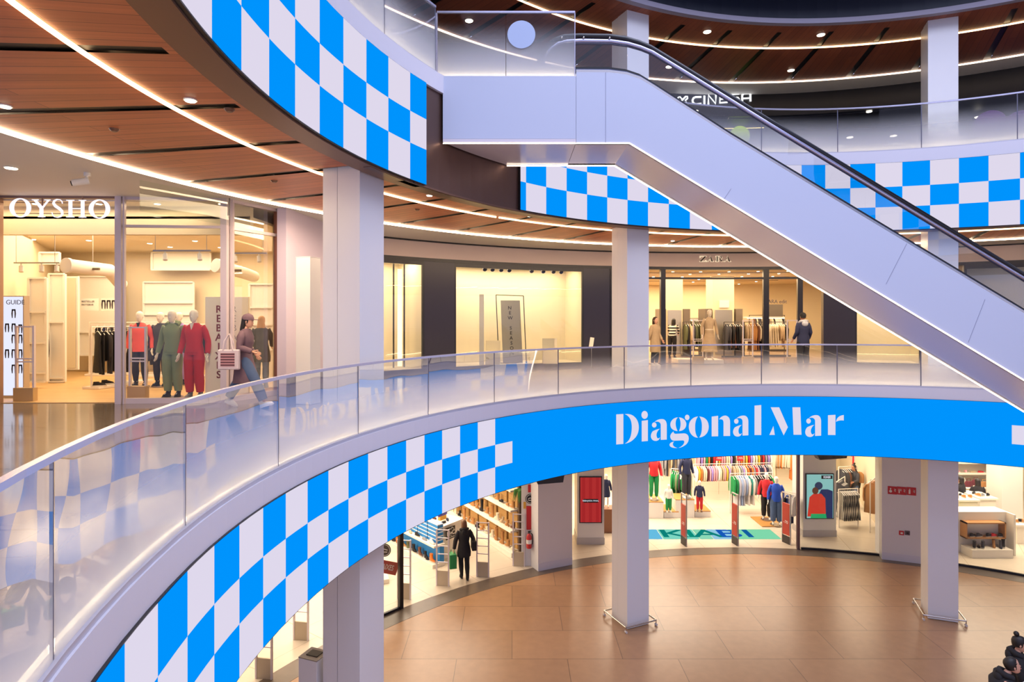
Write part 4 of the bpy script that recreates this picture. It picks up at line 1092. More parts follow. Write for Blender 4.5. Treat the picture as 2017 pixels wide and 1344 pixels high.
SMESH = {}
for k in ('sneaker', 'boot', 'heel', 'tall', 'flat'): SMESH[k] = shoe_mesh(k)[0]
SN = {'sneaker': ('sneaker', 'sneaker'), 'boot': ('ankle_boot', 'boot'), 'heel': ('heeled_boot', 'boot'), 'tall': ('tall_boot', 'boot'), 'flat': ('flat_shoe', 'shoe')}
def shoe(kind, col, loc, rz, label, group=None, sc=1.0):
    o = bpy.data.objects.new(SN[kind][0], SMESH[kind]); COL.objects.link(o); o.location = loc; o.rotation_euler = (0, 0, rz); o.scale = (sc,) * 3
    k = len(o.material_slots) - 1; o.material_slots[k].link = 'OBJECT'; o.material_slots[k].material = FB[col]
    return tag(o, label, SN[kind][1], group)
BOXC = {}
def carton(col_h, name, loc, dims, rz, label, group, lid=None):
    key = (name, dims)
    if key not in BOXC:
        b = MB(); m = mat(name, col_h, .7); b.box((0, 0, dims[2] / 2), dims, m); l = MB(); l.box((0, 0, dims[2] - .015), (dims[0] + .006, dims[1] + .006, .03), lid or m)
        o = b.build('p'); o2 = l.build('p'); BOXC[key] = (o.data, o2.data); bpy.data.objects.remove(o); bpy.data.objects.remove(o2)
    o = bpy.data.objects.new('shoe_box', BOXC[key][0]); COL.objects.link(o); o.location = loc; o.rotation_euler = (0, 0, rz)
    l = bpy.data.objects.new('lid', BOXC[key][1]); COL.objects.link(l); l.parent = o
    return tag(o, label, 'shoe box', group)
# ================================================================ security gates
def gate(loc, rz, h, label, style='ladder', group=None):
    t = thing('security_gate', label, 'security gate', loc, rz, group); w = .34
    gm = mat('gate_white', 'd6cdd2', .35, .2)
    if style == 'ladder':
        for s_ in (-1, 1): MB().box((0, s_ * w / 2, h / 2), (.045, .035, h), gm).build('post', t)
        n = 5
        for i in range(n): MB().box((0, 0, h - .02 - i * (h - .45) / n), (.03, w, .02), gm).build('rung', t)
        MB().box((0, 0, .21), (.03, w, .42), mat('gate_foot', 'b9a98f', .5)).build('lower_panel', t)
    elif style == 'frame':
        for s_ in (-1, 1): MB().box((0, s_ * w / 2, h / 2), (.05, .035, h), gm).build('post', t)
        for z in (h - .02, h * .56, h * .52): MB().box((0, 0, z), (.03, w, .025), gm).build('rung', t)
        MB().box((0, 0, .13), (.12, w + .05, .26), mat('gate_box', 'b99a6c', .5)).build('foot_box', t)
    else:
        for s_ in (-1, 1): MB().box((0, s_ * w / 2, h / 2), (.035, .03, h), mat('gate_alu', 'b7b2b5', .3, .6)).build('post', t)
        MB().box((0, 0, h - .015), (.035, w, .03), MATS['gate_alu']).build('rung', t)
        MB().box((0, 0, h * .48), (.05, w - .04, h * .62), mat('sale_panel', 'b8402f', .5)).build('sale_panel', t)
        text('lettering', '-70', .14, mat('print_white', 'f4ece6', .6), (-.028, 0, h * .42), (PI / 2, 0, -PI / 2), t, depth=.003)
        MB().box((0, 0, .12), (.055, w - .02, .24), mat('gate_foot_dark', '3a3230', .5)).build('lower_panel', t)
    return t
def downlight(x, y, z, label, r=.06, group='recessed downlights'):
    t = thing('downlight', label, 'ceiling light', (x, y, z), 0, group)
    MB().disc((0, 0, -.006), r + .015, WHITE2, 'z', .012, 20).build('trim_ring', t)
    MB().disc((0, 0, -.016), r, SPOTM, 'z', .01, 16).build('lens', t)
    return t
# ================================================================ lettering helpers
def stroke(pts):
    """outline of a pen stroke: (x,y,w) points -> polygon"""
    Lf, Rt = [], []
    for i, (x, y, w) in enumerate(pts):
        a = pts[max(i - 1, 0)]; b = pts[min(i + 1, len(pts) - 1)]; dx, dy = b[0] - a[0], b[1] - a[1]; l = math.hypot(dx, dy) or 1
        Lf.append((x - dy / l * w / 2, y + dx / l * w / 2)); Rt.append((x + dy / l * w / 2, y - dx / l * w / 2))
    return Lf + Rt[::-1]
def strip_quads(pts):
    p = stroke(pts); n = len(pts); return [[p[i], p[i + 1], p[2 * n - 2 - i], p[2 * n - 1 - i]] for i in range(n - 1)]
def ringquads(cx_, cy_, ro, so, ri, si, n=36):
    o = [(cx_ + ro * math.cos(2 * PI * k / n), cy_ + so * math.sin(2 * PI * k / n)) for k in range(n)]
    i_ = [(cx_ + ri * math.cos(2 * PI * k / n), cy_ + si * math.sin(2 * PI * k / n)) for k in range(n)]
    return [[o[k], o[(k + 1) % n], i_[(k + 1) % n], i_[k]] for k in range(n)]
def R4(x0, y0, x1, y1): return [(x0, y0), (x1, y0), (x1, y1), (x0, y1)]
OYS = {'O': ringquads(245, 330, 176, 158, 108, 142), 'Y': [[(440, 192), (548, 192), (548, 204), (515, 206), (622, 322), (622, 330), (568, 340), (470, 206), (440, 203)], [(645, 194), (745, 194), (745, 204), (722, 208), (622, 335), (606, 325), (694, 208), (645, 204)], R4(568, 325, 622, 472), R4(540, 470, 655, 484)],
    'S': strip_quads([(942, 262, 3), (936, 225, 9), (905, 197, 14), (855, 192, 16), (808, 215, 26), (795, 255, 38), (828, 302, 46), (890, 342, 46), (934, 385, 40), (942, 430, 32), (912, 474, 20), (862, 489, 14), (812, 480, 12), (784, 452, 10), (768, 405, 4)]),
    'H': [R4(1048, 204, 1102, 484), R4(1252, 206, 1304, 486), R4(1100, 336, 1254, 350), R4(1010, 200, 1138, 212), R4(1008, 475, 1138, 488), R4(1216, 202, 1334, 213), R4(1216, 477, 1334, 490)],
    'O2': ringquads(1556, 350, 174, 158, 106, 142)}
osn = thing('shop_sign', 'white glowing serif letters of the corner shop hung under its ceiling', 'sign')
for k, polys in OYS.items():
    b = MB()
    for pl in polys:
        q = [((10 + x / 8.404 - 1008.5) / F * 11.5, EYE + (626 - 370 - y / 8.404) / F * 11.5) for x, y in pl]
        b.slab(q, 'y', 11.50, 11.52, SIGNW)
    b.build('letter', osn)
hb = MB()
for v in (245, 425): a = at(25, 370 + v / 8.404, 11.6); c_ = at(205, 370 + v / 8.404 + 1, 11.6); hb.tube([a, c_], .008, mat('sign_rail', '8a6a58', .4), 6)
hb.build('mounting_rail', osn)
for u in (618, 1284): a = at(10 + u / 8.404, 376, 11.62); MB().tube([(a.x, a.y, ZH - .01), (a.x, a.y, EYE + 1.9)], .014, MATS['sign_rail'], 8).build('hanger_rod', osn)
def surf_polys(polys, fx, R, m, root, name, t=.03, off=0.0):
    for pl in polys:
        b = MB(); n = len(pl); vs = []
        for rr in (R - t - off, R - off):
            for x, y in pl:
                X, Y, Z, a = on_ring(*fx(x, y), lambda q: rr); vs.append((X, Y, Z))
        b.add(vs, [tuple(range(n)), tuple(range(n, 2 * n))[::-1]] + [(i, (i + 1) % n, n + (i + 1) % n, n + i) for i in range(n)], m)
        b.build(name, root)
zs = thing('shop_sign', 'small dark serif letters with a warm halo on the cream fascia of the open shop', 'sign')
def zfx(x, y): return 1350 + x / 16.8, 490 + y / 16.8
def A2(x): return [[(x, 258), (x + 26, 258), (x + 100, 425), (x + 45, 425)], [(x + 8, 262), (x - 72, 425), (x - 88, 425), (x - 2, 258)], R4(x - 52, 370, x + 60, 380), R4(x - 110, 418, x - 55, 430), R4(x + 30, 418, x + 120, 430)]
ZR = [[[(490, 250), (690, 250), (690, 262), (490, 262)], [(625, 262), (690, 262), (535, 420), (475, 420)], R4(475, 418, 680, 430), R4(482, 250, 494, 300), R4(668, 385, 680, 430)], A2(815),
      [R4(1030, 252, 1076, 428), R4(1000, 250, 1100, 262), R4(1000, 418, 1110, 430)] + strip_quads([(1076, 256, 10), (1150, 258, 16), (1195, 290, 40), (1180, 325, 34), (1120, 342, 14), (1076, 342, 10)]) + [[(1120, 342), (1160, 342), (1240, 428), (1180, 428)]], A2(1385)]
for g_ in ZR:
    b = []
    for pl in g_:
        cx0 = sum(p[0] for p in pl) / len(pl); cy0 = sum(p[1] for p in pl) / len(pl)
        b.append([(x + (7 if x > cx0 else -7), y + (6 if y > cy0 else -6)) for x, y in pl])
    surf_polys(b, zfx, RZ - .03, emit('letter_halo', (1, .82, .55), 1.7), zs, 'halo', .004)
    surf_polys(g_, zfx, RZ - .04, mat('letter_dark', '2a1c14', .4), zs, 'letter', .02)
cs = thing('cinema_sign', 'white glowing cinema lettering with a looped emblem on the black upper fascia', 'sign')
def cfx(x, y): return 1320 + x / 11.2, 170 + y / 11.2
w = 44
CI = [[(690, 235, w), (560, 238, w), (515, 260, w), (495, 305, w), (500, 350, w), (530, 385, w), (580, 396, w), (690, 385, w)],
      [(756, 205, w), (756, 402, w)], [(845, 402, w), (845, 195, w), (1005, 385, w), (1010, 185, w)],
      [(1265, 200, 34), (1100, 208, 34), (1097, 365, w), (1268, 352, 36)], [(1100, 285, 32), (1255, 272, 32)],
      [(1525, 165, 36), (1370, 180, 36), (1345, 205, 36), (1370, 245, 36), (1500, 250, 36), (1525, 285, 36), (1500, 325, 36), (1340, 338, 36)],
      [(1590, 345, w), (1590, 200, w), (1625, 160, w), (1740, 150, w), (1770, 185, w), (1772, 335, w)], [(1600, 270, 34), (1770, 260, 34)],
      [(185, 240, 30), (165, 265, 34), (190, 300, 40), (290, 390, 44), (345, 440, 46), (385, 420, 40), (380, 380, 30), (345, 345, 30)], [(240, 330, 34), (345, 225, 38), (380, 225, 36), (385, 265, 34), (330, 320, 34)], [(185, 240, 30), (215, 232, 30), (290, 310, 20)]]
CW = emit('cinema_white', (.95, .97, 1.0), 1.6)
for c_ in CI: surf_polys(strip_quads(c_), cfx, 14.40, CW, cs, 'letter_stroke', .05)
# merge the many small strokes of one sign into one part per letter is not needed: each stroke is lit separately
# ================================================================ corner shop contents
def LP(x, y): return on_floor(x, y, OFL)
def fbox(x0, y0, x1, y1, D, dep, m, name, label=None, cat=None, parent=None, bevel=0.0, group=None):
    a, b = at(x0, y0, D), at(x1, y1, D); o = MB().b2((a.x, D, b.z), (b.x, D + dep, a.z), m).build(name, parent, bevel)
    if label: tag(o, label, cat, group)
    return o
lbx = thing('lightbox', 'tall white lit guide board with rows of leggings at the left of the corner shop', 'lightbox', (0, 0, 0))
a, b = at(6, 583, 12.45), at(47, 790, 12.45)
MB().b2((a.x, 12.45, OFL), (b.x, 12.60, a.z), mat('board_edge', 'b8a48e', .5)).build('housing', lbx)
MB().b2((a.x, 12.44, OFL + .05), (b.x - .02, 12.45, a.z - .02), emit('guide_board_face', (.80, .82, 1.0), 1.05)).build('lit_face', lbx)
INK = mat('print_dark', '2c2838', .6)
text('lettering', 'GUIDE', .13, INK, (at(30, 596, 12.43).x, 12.43, at(30, 596, 12.43).z), (PI / 2, 0, 0), lbx, depth=.003)
def legs_icon(x, y, D, hgt, parent, m=INK):
    c_ = at(x, y, D); b = MB(); w_ = hgt * .26
    for s_ in (-1, 1): b.slab([(c_.x + s_ * w_ * .1, c_.z + hgt / 2), (c_.x + s_ * w_ * .8, c_.z + hgt / 2), (c_.x + s_ * w_, c_.z), (c_.x + s_ * w_ * .8, c_.z - hgt / 2), (c_.x + s_ * w_ * .45, c_.z - hgt / 2), (c_.x + s_ * w_ * .35, c_.z + hgt * .2)], 'y', D - .003, D, m)
    b.box((c_.x, D - .0015, c_.z + hgt * .42), (w_ * 1.6, .003, hgt * .16), m); b.build('picture_leggings', parent)
for x_, y_ in ((27, 618), (27, 646), (40, 648), (27, 668), (40, 668), (27, 697), (40, 697), (27, 727), (40, 727), (14, 646), (14, 697)): legs_icon(x_, y_, 12.435, .18, lbx)
p = LP(50, 790); gate((p.x, p.y, OFL), PI / 2, 1.48, 'pale frame-shaped security gate in front of the lit guide board', 'frame')
p = LP(272, 786); gate((p.x, p.y, OFL), PI / 2 - .1, 1.46, 'pale frame-shaped security gate in front of the coral-jacketed mannequin', 'frame')
# mannequins in the window
MQP = dict(wrL=(-.27, .04, .86), wrR=(.27, .04, .86), elL=(-.245, -.05, 1.11), elR=(.245, -.05, 1.11))
def mq(x, y, H, rz, label, outfit, pose=None, kid=False, z0=OFL, D=None, m=MQ, group=None):
    p = on_floor(x, y, z0)
    return figure('mannequin', label, 'mannequin', (p.x, p.y, z0 + .012), rz, H, pose or MQP, list(outfit) + [('base', STEEL)], skin=m, face=False, kid=kid, group=group)
mq(276, 763, 1.76, PI + .15, 'mannequin in a coral jacket over black leggings in the corner shop window', [('trousers', FB['black'], .002), ('jacket', FB['coral'], .80, 'vneck', FB['black']), ('shoes', FB['black'])])
mq(317, 762, 1.74, PI, 'mannequin in a black quilted jacket between the coral and green ones', [('trousers', FB['black'], .002), ('jacket', FB['charcoal'], .86), ('shoes', FB['black'])])
mq(354, 759, 1.74, PI - .2, 'mannequin in a lilac outfit half hidden behind the green one', [('trousers', FB['lilac'], .004), ('top', FB['lilac'], .90), ('shoes', FB['black'])])
mq(340, 784, 1.76, PI + .05, 'mannequin in a sage green tracksuit at the front of the corner shop window', [('trousers', FB['sage'], .018), ('hoodie', FB['sage'], .90), ('shoes', FB['black'])])
mq(383, 787, 1.77, PI, 'mannequin in a bright red tracksuit at the front of the corner shop window', [('trousers', FB['red'], .018), ('jacket', FB['red'], .90, 'vneck', MQ), ('shoes', FB['grey'])])
# sale boards
SALE = mat('sale_board_cream', 'efe6d6', .6); REDINK = mat('dark_red_print', '7a2018', .5)
def board(x0, x1, y0, y1, D, txt, m, bold, label, tx=None):
    t = thing('sale_board', label, 'sale board'); a, b = at(x0, y0, D), at(x1, y1, D)
    MB().b2((a.x, D, OFL), (b.x, D + .08, a.z), SALE).build('panel', t, .004)
    c_ = at(tx or (x0 + x1) / 2 + 6, 0, D)
    n = len(txt)
    for i, ch in enumerate(txt):
        z = at(0, 610 + 18.4 * i, D).z; text('letter', ch, .205, m, (c_.x, D - .003, z), (PI / 2, 0, 0), t, depth=.003, bold=bold)
    return t
board(404, 446, 585, 792, 12.25, 'REBAIXES', REDINK, .004, 'cream sale board with a column of dark red letters beside the red mannequin', 431)
board(455, 489, 585, 790, 13.2, 'REBAIXES', mat('thin_grey_print', '8b8378', .5), -.003, 'cream sale board with thin grey letters behind the walking woman', 461)
# rails of clothes
p0, p1 = LP(180, 767), LP(262, 752)
rack('white clothes rail of black garments near the entrance of the corner shop', 'the white rail by the corner shop entrance', (p0.x, p0.y, OFL), (p1.x + .3, p1.y, OFL), 1.42, [('dress', 'black'), ('trousers', 'black'), ('top', 'black'), ('trousers', 'charcoal'), ('dress', 'black'), ('trousers', 'black'), ('coat', 'black'), ('trousers', 'black'), ('dress', 'black'), ('top', 'coral'), ('top', 'coral'), ('top', 'red')], .12, skew=-.5)
for i, (x_, y_) in enumerate(((196, 761), (212, 757))):
    p = on_floor(x_, y_, OFL + .06); shoe('sneaker', 'black', (p.x, p.y, OFL + .056), -1.0, 'black sneaker on the rail base, %s one' % ('left' if i == 0 else 'right'))
rack('wall rail of dark leggings at the back left of the corner shop', 'the back wall rail of the corner shop', (-12.0, 17.3, OFL), (-9.4, 17.8, OFL), 1.5, [('trousers', c) for c in ('black', 'navy', 'charcoal', 'black', 'black', 'charcoal', 'black', 'navy', 'black', 'black', 'black', 'charcoal', 'black', 'black')], .17)
rack('low rail of mixed sports clothes behind the window mannequins', 'the rail behind the window mannequins', (-10.2, 16.9, OFL), (-6.8, 16.6, OFL), 1.45, [(random.choice(('top', 'trousers')), c) for c in ('black', 'black', 'charcoal', 'lilac', 'black', 'coral', 'black', 'grey', 'black', 'white', 'black', 'charcoal')], .26)
p = LP(68, 757); garment('top', 'black', (p.x, p.y, at(68, 652, p.y).z), .3, 'black striped-sleeve jacket hanging alone at the left wall of the corner shop', None, 1.1)
for i, (x_, y_) in enumerate(((58, 752), (66, 753))):
    q = LP(x_, y_); shoe('sneaker', 'black', (q.x, q.y, OFL), .6, 'black and white sneaker under the lone jacket, %s' % ('left' if i == 0 else 'right'))
# wall joinery
def joinery(x0, x1, y0, y1, D, label, shelves=(), name='wall_panel', dep=.06, m=None):
    t = thing(name, label, 'wall panelling'); m = m or WHITE2; a, b = at(x0, y0, D), at(x1, y1, D)
    MB().b2((a.x, D, b.z), (b.x, D + dep, a.z), m).build('back', t)
    for xx in (a.x, b.x): MB().b2((xx - .03, D - .04, b.z), (xx + .03, D, a.z), m).build('stile', t)
    for yy in (y0, y1) + tuple(shelves): z = at(0, yy, D).z; MB().b2((a.x, D - .06, z - .02), (b.x, D, z + .02), m).build('rail', t)
    return t
joinery(58, 92, 548, 752, 14.2, 'white shelf frame on the left wall of the corner shop', (615, 676, 735))
joinery(98, 128, 540, 752, 15.3, 'white panelled pilaster beside the back mirror of the corner shop', (635, 745))
joinery(284, 382, 556, 700, 18.6, 'cream panelled bay on the back wall behind the mannequins', (597, 620, 650))
joinery(156, 235, 545, 700, 18.3, 'cream panelled bay above the back wall rail', (655,))
joinery(492, 538, 560, 745, 16.4, 'cream shelf bay behind the blonde woman', (606, 640, 690))
joinery(80, 118, 498, 520, 15.2, 'cream framed bulkhead panel at the left of the corner shop', (), dep=.04)
joinery(300, 415, 498, 532, 18.5, 'cream framed bulkhead panel above the mannequins', (), dep=.04)
mr_ = thing('mirror', 'narrow wall mirror beside the back rail of the corner shop', 'mirror'); a, b = at(131, 548, 16.6), at(149, 725, 16.6)
MB().b2((a.x, 16.6, b.z), (b.x, 16.64, a.z), mat('mirror_face', 'dfe0e0', .02, 1.0)).build('mirror_glass', mr_); MB().b2((a.x - .05, 16.62, b.z - .05), (b.x + .05, 16.68, a.z + .05), WHITE2).build('frame', mr_)
for x0, x1, label, tx in ((158, 193, 'small white bestseller card over the back rail', 1), (199, 229, 'small white picture card of leggings over the back rail', 0)):
    t = thing('wall_card', label, 'sign'); a, b = at(x0, 588, 17.0), at(x1, 612, 17.0); MB().b2((a.x, 17.0, b.z), (b.x, 17.03, a.z), WHITE2).build('card', t)
    if tx:
        text('lettering', 'BESTSELLER', .07, INK, (a.x + .04, 16.995, a.z - .09), (PI / 2, 0, 0), t, depth=.002, align='LEFT'); text('lettering', 'PATTERNS', .07, INK, (a.x + .04, 16.995, a.z - .18), (PI / 2, 0, 0), t, depth=.002, align='LEFT')
    else:
        for k in range(3): legs_icon(204 + 10 * k, 600, 16.995, .24, t)
# ducts, track lights, downlights
def duct(pts, r, label):
    t = thing('air_duct', label, 'air duct'); MB().tube(pts, r, WHITE2, 20).build('pipe', t)
    p, q = V(pts[0]), V(pts[1]); u = (q - p).normalized(); MB().tube([p - u * .02, p + u * .05], r + .02, WHITE2, 20).build('end_cap', t)
    m = V(pts[0]).lerp(V(pts[1]), .6); MB().tube([(m.x, m.y, m.z + r), (m.x, m.y, OCE)], .008, STEEL, 6).build('rod', t); MB().box((m.x, m.y - r * .95, m.z - r * .15), (.5, .05, .05), mat('duct_slot', '6a5a44', .5)).build('slot_outlet', t)
duct([at(131, 523, 13.4), at(215, 533, 14.4), at(238, 560, 15.5)], .15, 'fat cream air duct crossing the left half of the corner shop ceiling')
duct([at(426, 523, 13.9), at(480, 538, 14.6), at(500, 545, 15.6)], .14, 'fat cream air duct over the sale boards of the corner shop')
def track(x0, x1, y, D, heads, label, top):
    t = thing('track_light', label, 'track light'); a, b = at(x0, y, D), at(x1, y, D)
    MB().b2((a.x, D - .02, a.z - .015), (b.x, D + .02, a.z + .015), GREY).build('track', t)
    for x_ in (x0 + 4, x1 - 8): c_ = at(x_, y, D); MB().tube([(c_.x, D, a.z), (c_.x, D, top)], .006, GREY, 6).build('rod', t)
    for x_ in heads:
        c_ = at(x_, y, D); h = MB(); h.tube([(c_.x, D, a.z - .02), (c_.x, D - .01, a.z - .08)], .015, WHITE2, 8); h.tube([(c_.x, D, a.z - .07), (c_.x + .03, D - .04, a.z - .20)], .045, WHITE2, 12); h.build('spot_head', t)
track(302, 415, 494, 12.75, (325, 393), 'grey track with two white spot heads hanging above the window mannequins', OCE)
track(457, 526, 499, 13.6, (463, 510), 'grey track with two spot heads hanging over the walking woman', OCE)
track(28, 116, 518, 13.2, (42, 82, 112), 'grey track with three white spot heads at the left of the corner shop', OCE)
for x_, y_ in ((70, 385), (195, 386), (310, 388), (436, 390)):
    p = V(((x_ - 1008.5) / F * 12.1, 12.1, ZH - .05)); downlight(p.x, p.y, p.z, 'round downlight over the lit lettering and the shopfront glass, ' + {70: 'leftmost', 195: 'second from left', 310: 'third from left', 436: 'rightmost'}[x_], .055)
for i, (x_, y_) in enumerate(((65, 471), (175, 473), (231, 484), (335, 486), (384, 474), (434, 487), (295, 479))):
    D = (OCE - EYE) * F / (626 - y_); q = at(x_, y_, D); downlight(q.x, q.y, OCE, 'round downlight in the corner shop ceiling, number %s from the left' % ordn([65, 175, 231, 295, 335, 384, 434].index(x_)), .06)
p = LP(515, 764)
figure('person', 'blonde woman in black seen from behind inside the corner shop', 'person', (p.x, p.y, OFL), .2, 1.66, dict(wrL=(-.2, .2, 1.0), wrR=(.2, .2, 1.0), elL=(-.24, .0, 1.12), elR=(.24, .0, 1.12)), [('trousers', FB['denim'], .006), ('coat', FB['black'], .62), ('boots', FB['black'])], skin=SKIN, hair=(HBL, 'long'))
# ================================================================ the woman walking past
WP = dict(hipL=(-.08, -.02, .88), knL=(-.09, -.12, .50), anL=(-.09, -.33, .14), toL=(-.09, -.20, .03), hipR=(.08, .02, .88), knR=(.09, .24, .52), anR=(.09, .42, .10), toR=(.09, .56, .09),
          chest=(0, .03, 1.26), neck=(0, .04, 1.43), skull=(0, .07, 1.50), shL=(-.16, .03, 1.385), shR=(.16, .04, 1.385), elR=(.23, .02, 1.12), wrR=(.20, .25, 1.04), elL=(-.23, -.04, 1.13), wrL=(-.20, .12, .98))
pw = on_floor(480, 803, L1)
figure('person', 'woman in a mauve cap, dark coat and jeans walking past the shopfront with a bag', 'person', (pw.x, pw.y, L1 + .005), -PI / 2, 1.68, WP,
       [('trousers', FB['denim'], .03), ('coat', FB['mauve'], .46), ('shoes', FB['white']), ('cap', FB['mauve'])], skin=SKIN, hair=(HB, 'long'), nod=.08)
tb = thing('tote_bag', 'pale tote bag with a striped print hanging at the walking woman\'s side', 'bag', (pw.x - .13, pw.y - .30, L1 + .72), 0)
MB().b2((-.19, -.045, 0), (.19, .045, .36), fab('canvas', 'c9bcc8')).build('bag_body', tb, .02)
MB().b2((-.13, -.049, .06), (.12, -.045, .30), stripes('bag_stripes', '5a3a48', 'b98a94', 130)).build('printed_stripes', tb)
for s_ in (-.045, .045): MB().tube([(-.09, s_, .34), (-.07, s_ * .8, .52), (-.02, .06, .64), (.05, s_ * .8, .52), (.09, s_, .34)], .009, MATS['canvas_fabric'], 6).build('strap', tb)
# ================================================================ gallery ceiling fittings
cc = thing('security_camera', 'white bullet camera on the ceiling in front of the corner shop', 'camera', at(172, 338, 9.75)); cc.location.z = ZH
b = MB(); b.tube([(0, 0, 0), (0, 0, -.06)], .05, WHITE2, 14); b.tube([(0, 0, -.05), (-.02, -.02, -.13)], .02, WHITE2, 8); b.build('mount', cc)
MB().tube([(.03, 0, -.13), (-.17, -.10, -.19)], .055, WHITE2, 14).build('camera_body', cc); MB().tube([(-.17, -.10, -.19), (-.185, -.108, -.195)], .04, BLACK, 12).build('lens', cc)
D = (ZH - EYE) * F / (626 - 330); q = at(22, 330, D); downlight(q.x, q.y, ZH, 'round downlight in the white gallery ceiling at the left edge', .08)
for i, (x_, y_, nm) in enumerate(((452, 215, 'near the chequered screen'), (225, 254, 'left of the long glowing strip'), (540, 356, 'beside the left column'), (822, 412, 'right of the left column'))):
    D = 2.2 * F / (626 - y_); q = at(x_, y_, D); o = MB().loft([(q.x, q.y, ZC - .03, .03, .03), (q.x, q.y, ZC - .012, .05, .05), (q.x, q.y, ZC, .055, .055)], TRIM, 18).build('smoke_detector'); tag(o, 'small round detector on the walnut ceiling ' + nm, 'detector')
for i, (x_, y_, nm) in enumerate(((10, 208, 'at the left edge'), (375, 196, 'beside the glowing strip'), (846, 384, 'under the bronze rim'), (1044, 425, 'left of the middle column'), (1325, 474, 'right of the middle column'))):
    D = 2.2 * F / (626 - y_); q = at(x_, y_, D); downlight(q.x, q.y, ZC, 'small downlight in a black slot of the lower walnut ceiling, ' + nm, .05)
for i, (x_, y_, nm) in enumerate(((1393, 62, 'just right of the handrail'), (1617, 68, 'above the cinema sign'), (1558, 138, 'near its middle'), (1318, 131, 'behind the escalator handrail'), (924, 40, 'seen through the landing glass'))):
    D = 7.3 * F / (626 - y_); q = at(x_, y_, D); downlight(q.x, q.y, ZD, 'small downlight in a black slot of the upper walnut ceiling, ' + nm, .09)
t = thing('smoke_curtain', 'clear glass smoke panel hanging from the walnut ceiling left of the column', 'glass panel')
a, b = at(275, 353, 9.7), at(450, 392, 11.2); a.z = b.z = ZC - .004
MB().add([(a.x, a.y, a.z), (b.x, b.y, b.z), (b.x, b.y, b.z - .5), (a.x, a.y, a.z - .5), (a.x, a.y + .012, a.z), (b.x, b.y + .012, b.z), (b.x, b.y + .012, b.z - .5), (a.x, a.y + .012, a.z - .5)], [(0, 1, 2, 3), (5, 4, 7, 6), (0, 3, 7, 4), (1, 5, 6, 2), (3, 2, 6, 7), (0, 4, 5, 1)], glass('smoke_glass', tint=(.93, .96, .93), gain=.35)).build('pane', t)
MB().tube([(b.x + .02, b.y, ZC), (b.x + .02, b.y, ZC - .32)], .01, BLACK, 6).build('clamp_rod', t)
# ================================================================ open shop on the far side
def KP(x, y): return on_floor(x, y, L1 + .02)
KF = L1 + .02
bn = thing('hanging_banner', 'grey banner with black letters hanging in a thin black frame in the large window', 'banner')
D = 20.6
def P2(x, y): q = at(x, y, D); return q.x, q.z
f = MB(); 
for A_1, B_1 in (((977, 581), (1031, 583)), ((977, 581), (983, 722)), ((1031, 583), (1037, 722)), ((983, 715), (1037, 718))):
    a, b = P2(*A_1), P2(*B_1); f.tube([(a[0], D, a[1]), (b[0], D, b[1])], .015, BLACK, 6)
f.build('frame', bn)
ps = [P2(986, 592), (P2(1024, 592)), P2(1030, 720), P2(991, 724)]
MB().slab(ps, 'y', D - .01, D, mat('banner_grey', '9a9690', .6)).build('banner_cloth', bn)
for i, ch in enumerate('NEW SEASON'):
    if ch != ' ': q = at(1004 + i * .5, 607 + i * 9.9, D); text('letter', ch, .16, BLACK, (q.x, D - .013, q.z), (PI / 2, 0, 0), bn, depth=.003, bold=.002)
for i, x_ in enumerate((953, 968, 985, 1001, 1045, 1068, 1088, 1103)):
    a_ = ang(x_, 16.4); X, Y = ring(16.35, a_); o = MB(); o.tube([(X, Y, ZF - .02), (X, Y, ZF - .12)], .03, BLACK, 8); o.tube([(X - .02, Y + .05, ZF - .14), (X + .02, Y - .08, ZF - .24)], .07, mat('spot_navy', '1b2550', .4), 12)
    tag(o.build('spotlight'), 'dark spotlight at the top of the large display window, %s from the left' % ordn(i), 'spotlight', 'spotlights of the large window')
for x0, x1, y0, lb_s in ((956, 985, 672, 'left'), (1070, 1100, 668, 'right')):
    q = at(x0, y0, 20.0); r_ = at(x1, 720, 20.0); t = thing('display_chair', 'pale boxy display seat in the large window, %s of the banner' % lb_s, 'seat'); zb_ = L1 + .12
    MB().b2((q.x, 19.9 + (.3 if x0 > 1000 else 0), zb_), (r_.x, 20.3 + (.3 if x0 > 1000 else 0), zb_ + .42), BACKD).build('seat_box', t); MB().b2((q.x, 20.3 + (.3 if x0 > 1000 else 0), zb_), (r_.x, 20.36 + (.3 if x0 > 1000 else 0), q.z), BACKD).build('back_panel', t)
q = at(944, 580, 19.7); r_ = at(953, 725, 19.7); tag(MB().b2((q.x, 19.7, L1 + .12), (r_.x, 19.85, q.z), WHITE2).build('display_plinth'), 'slim white upright slab in the large window, left of the banner', 'plinth')
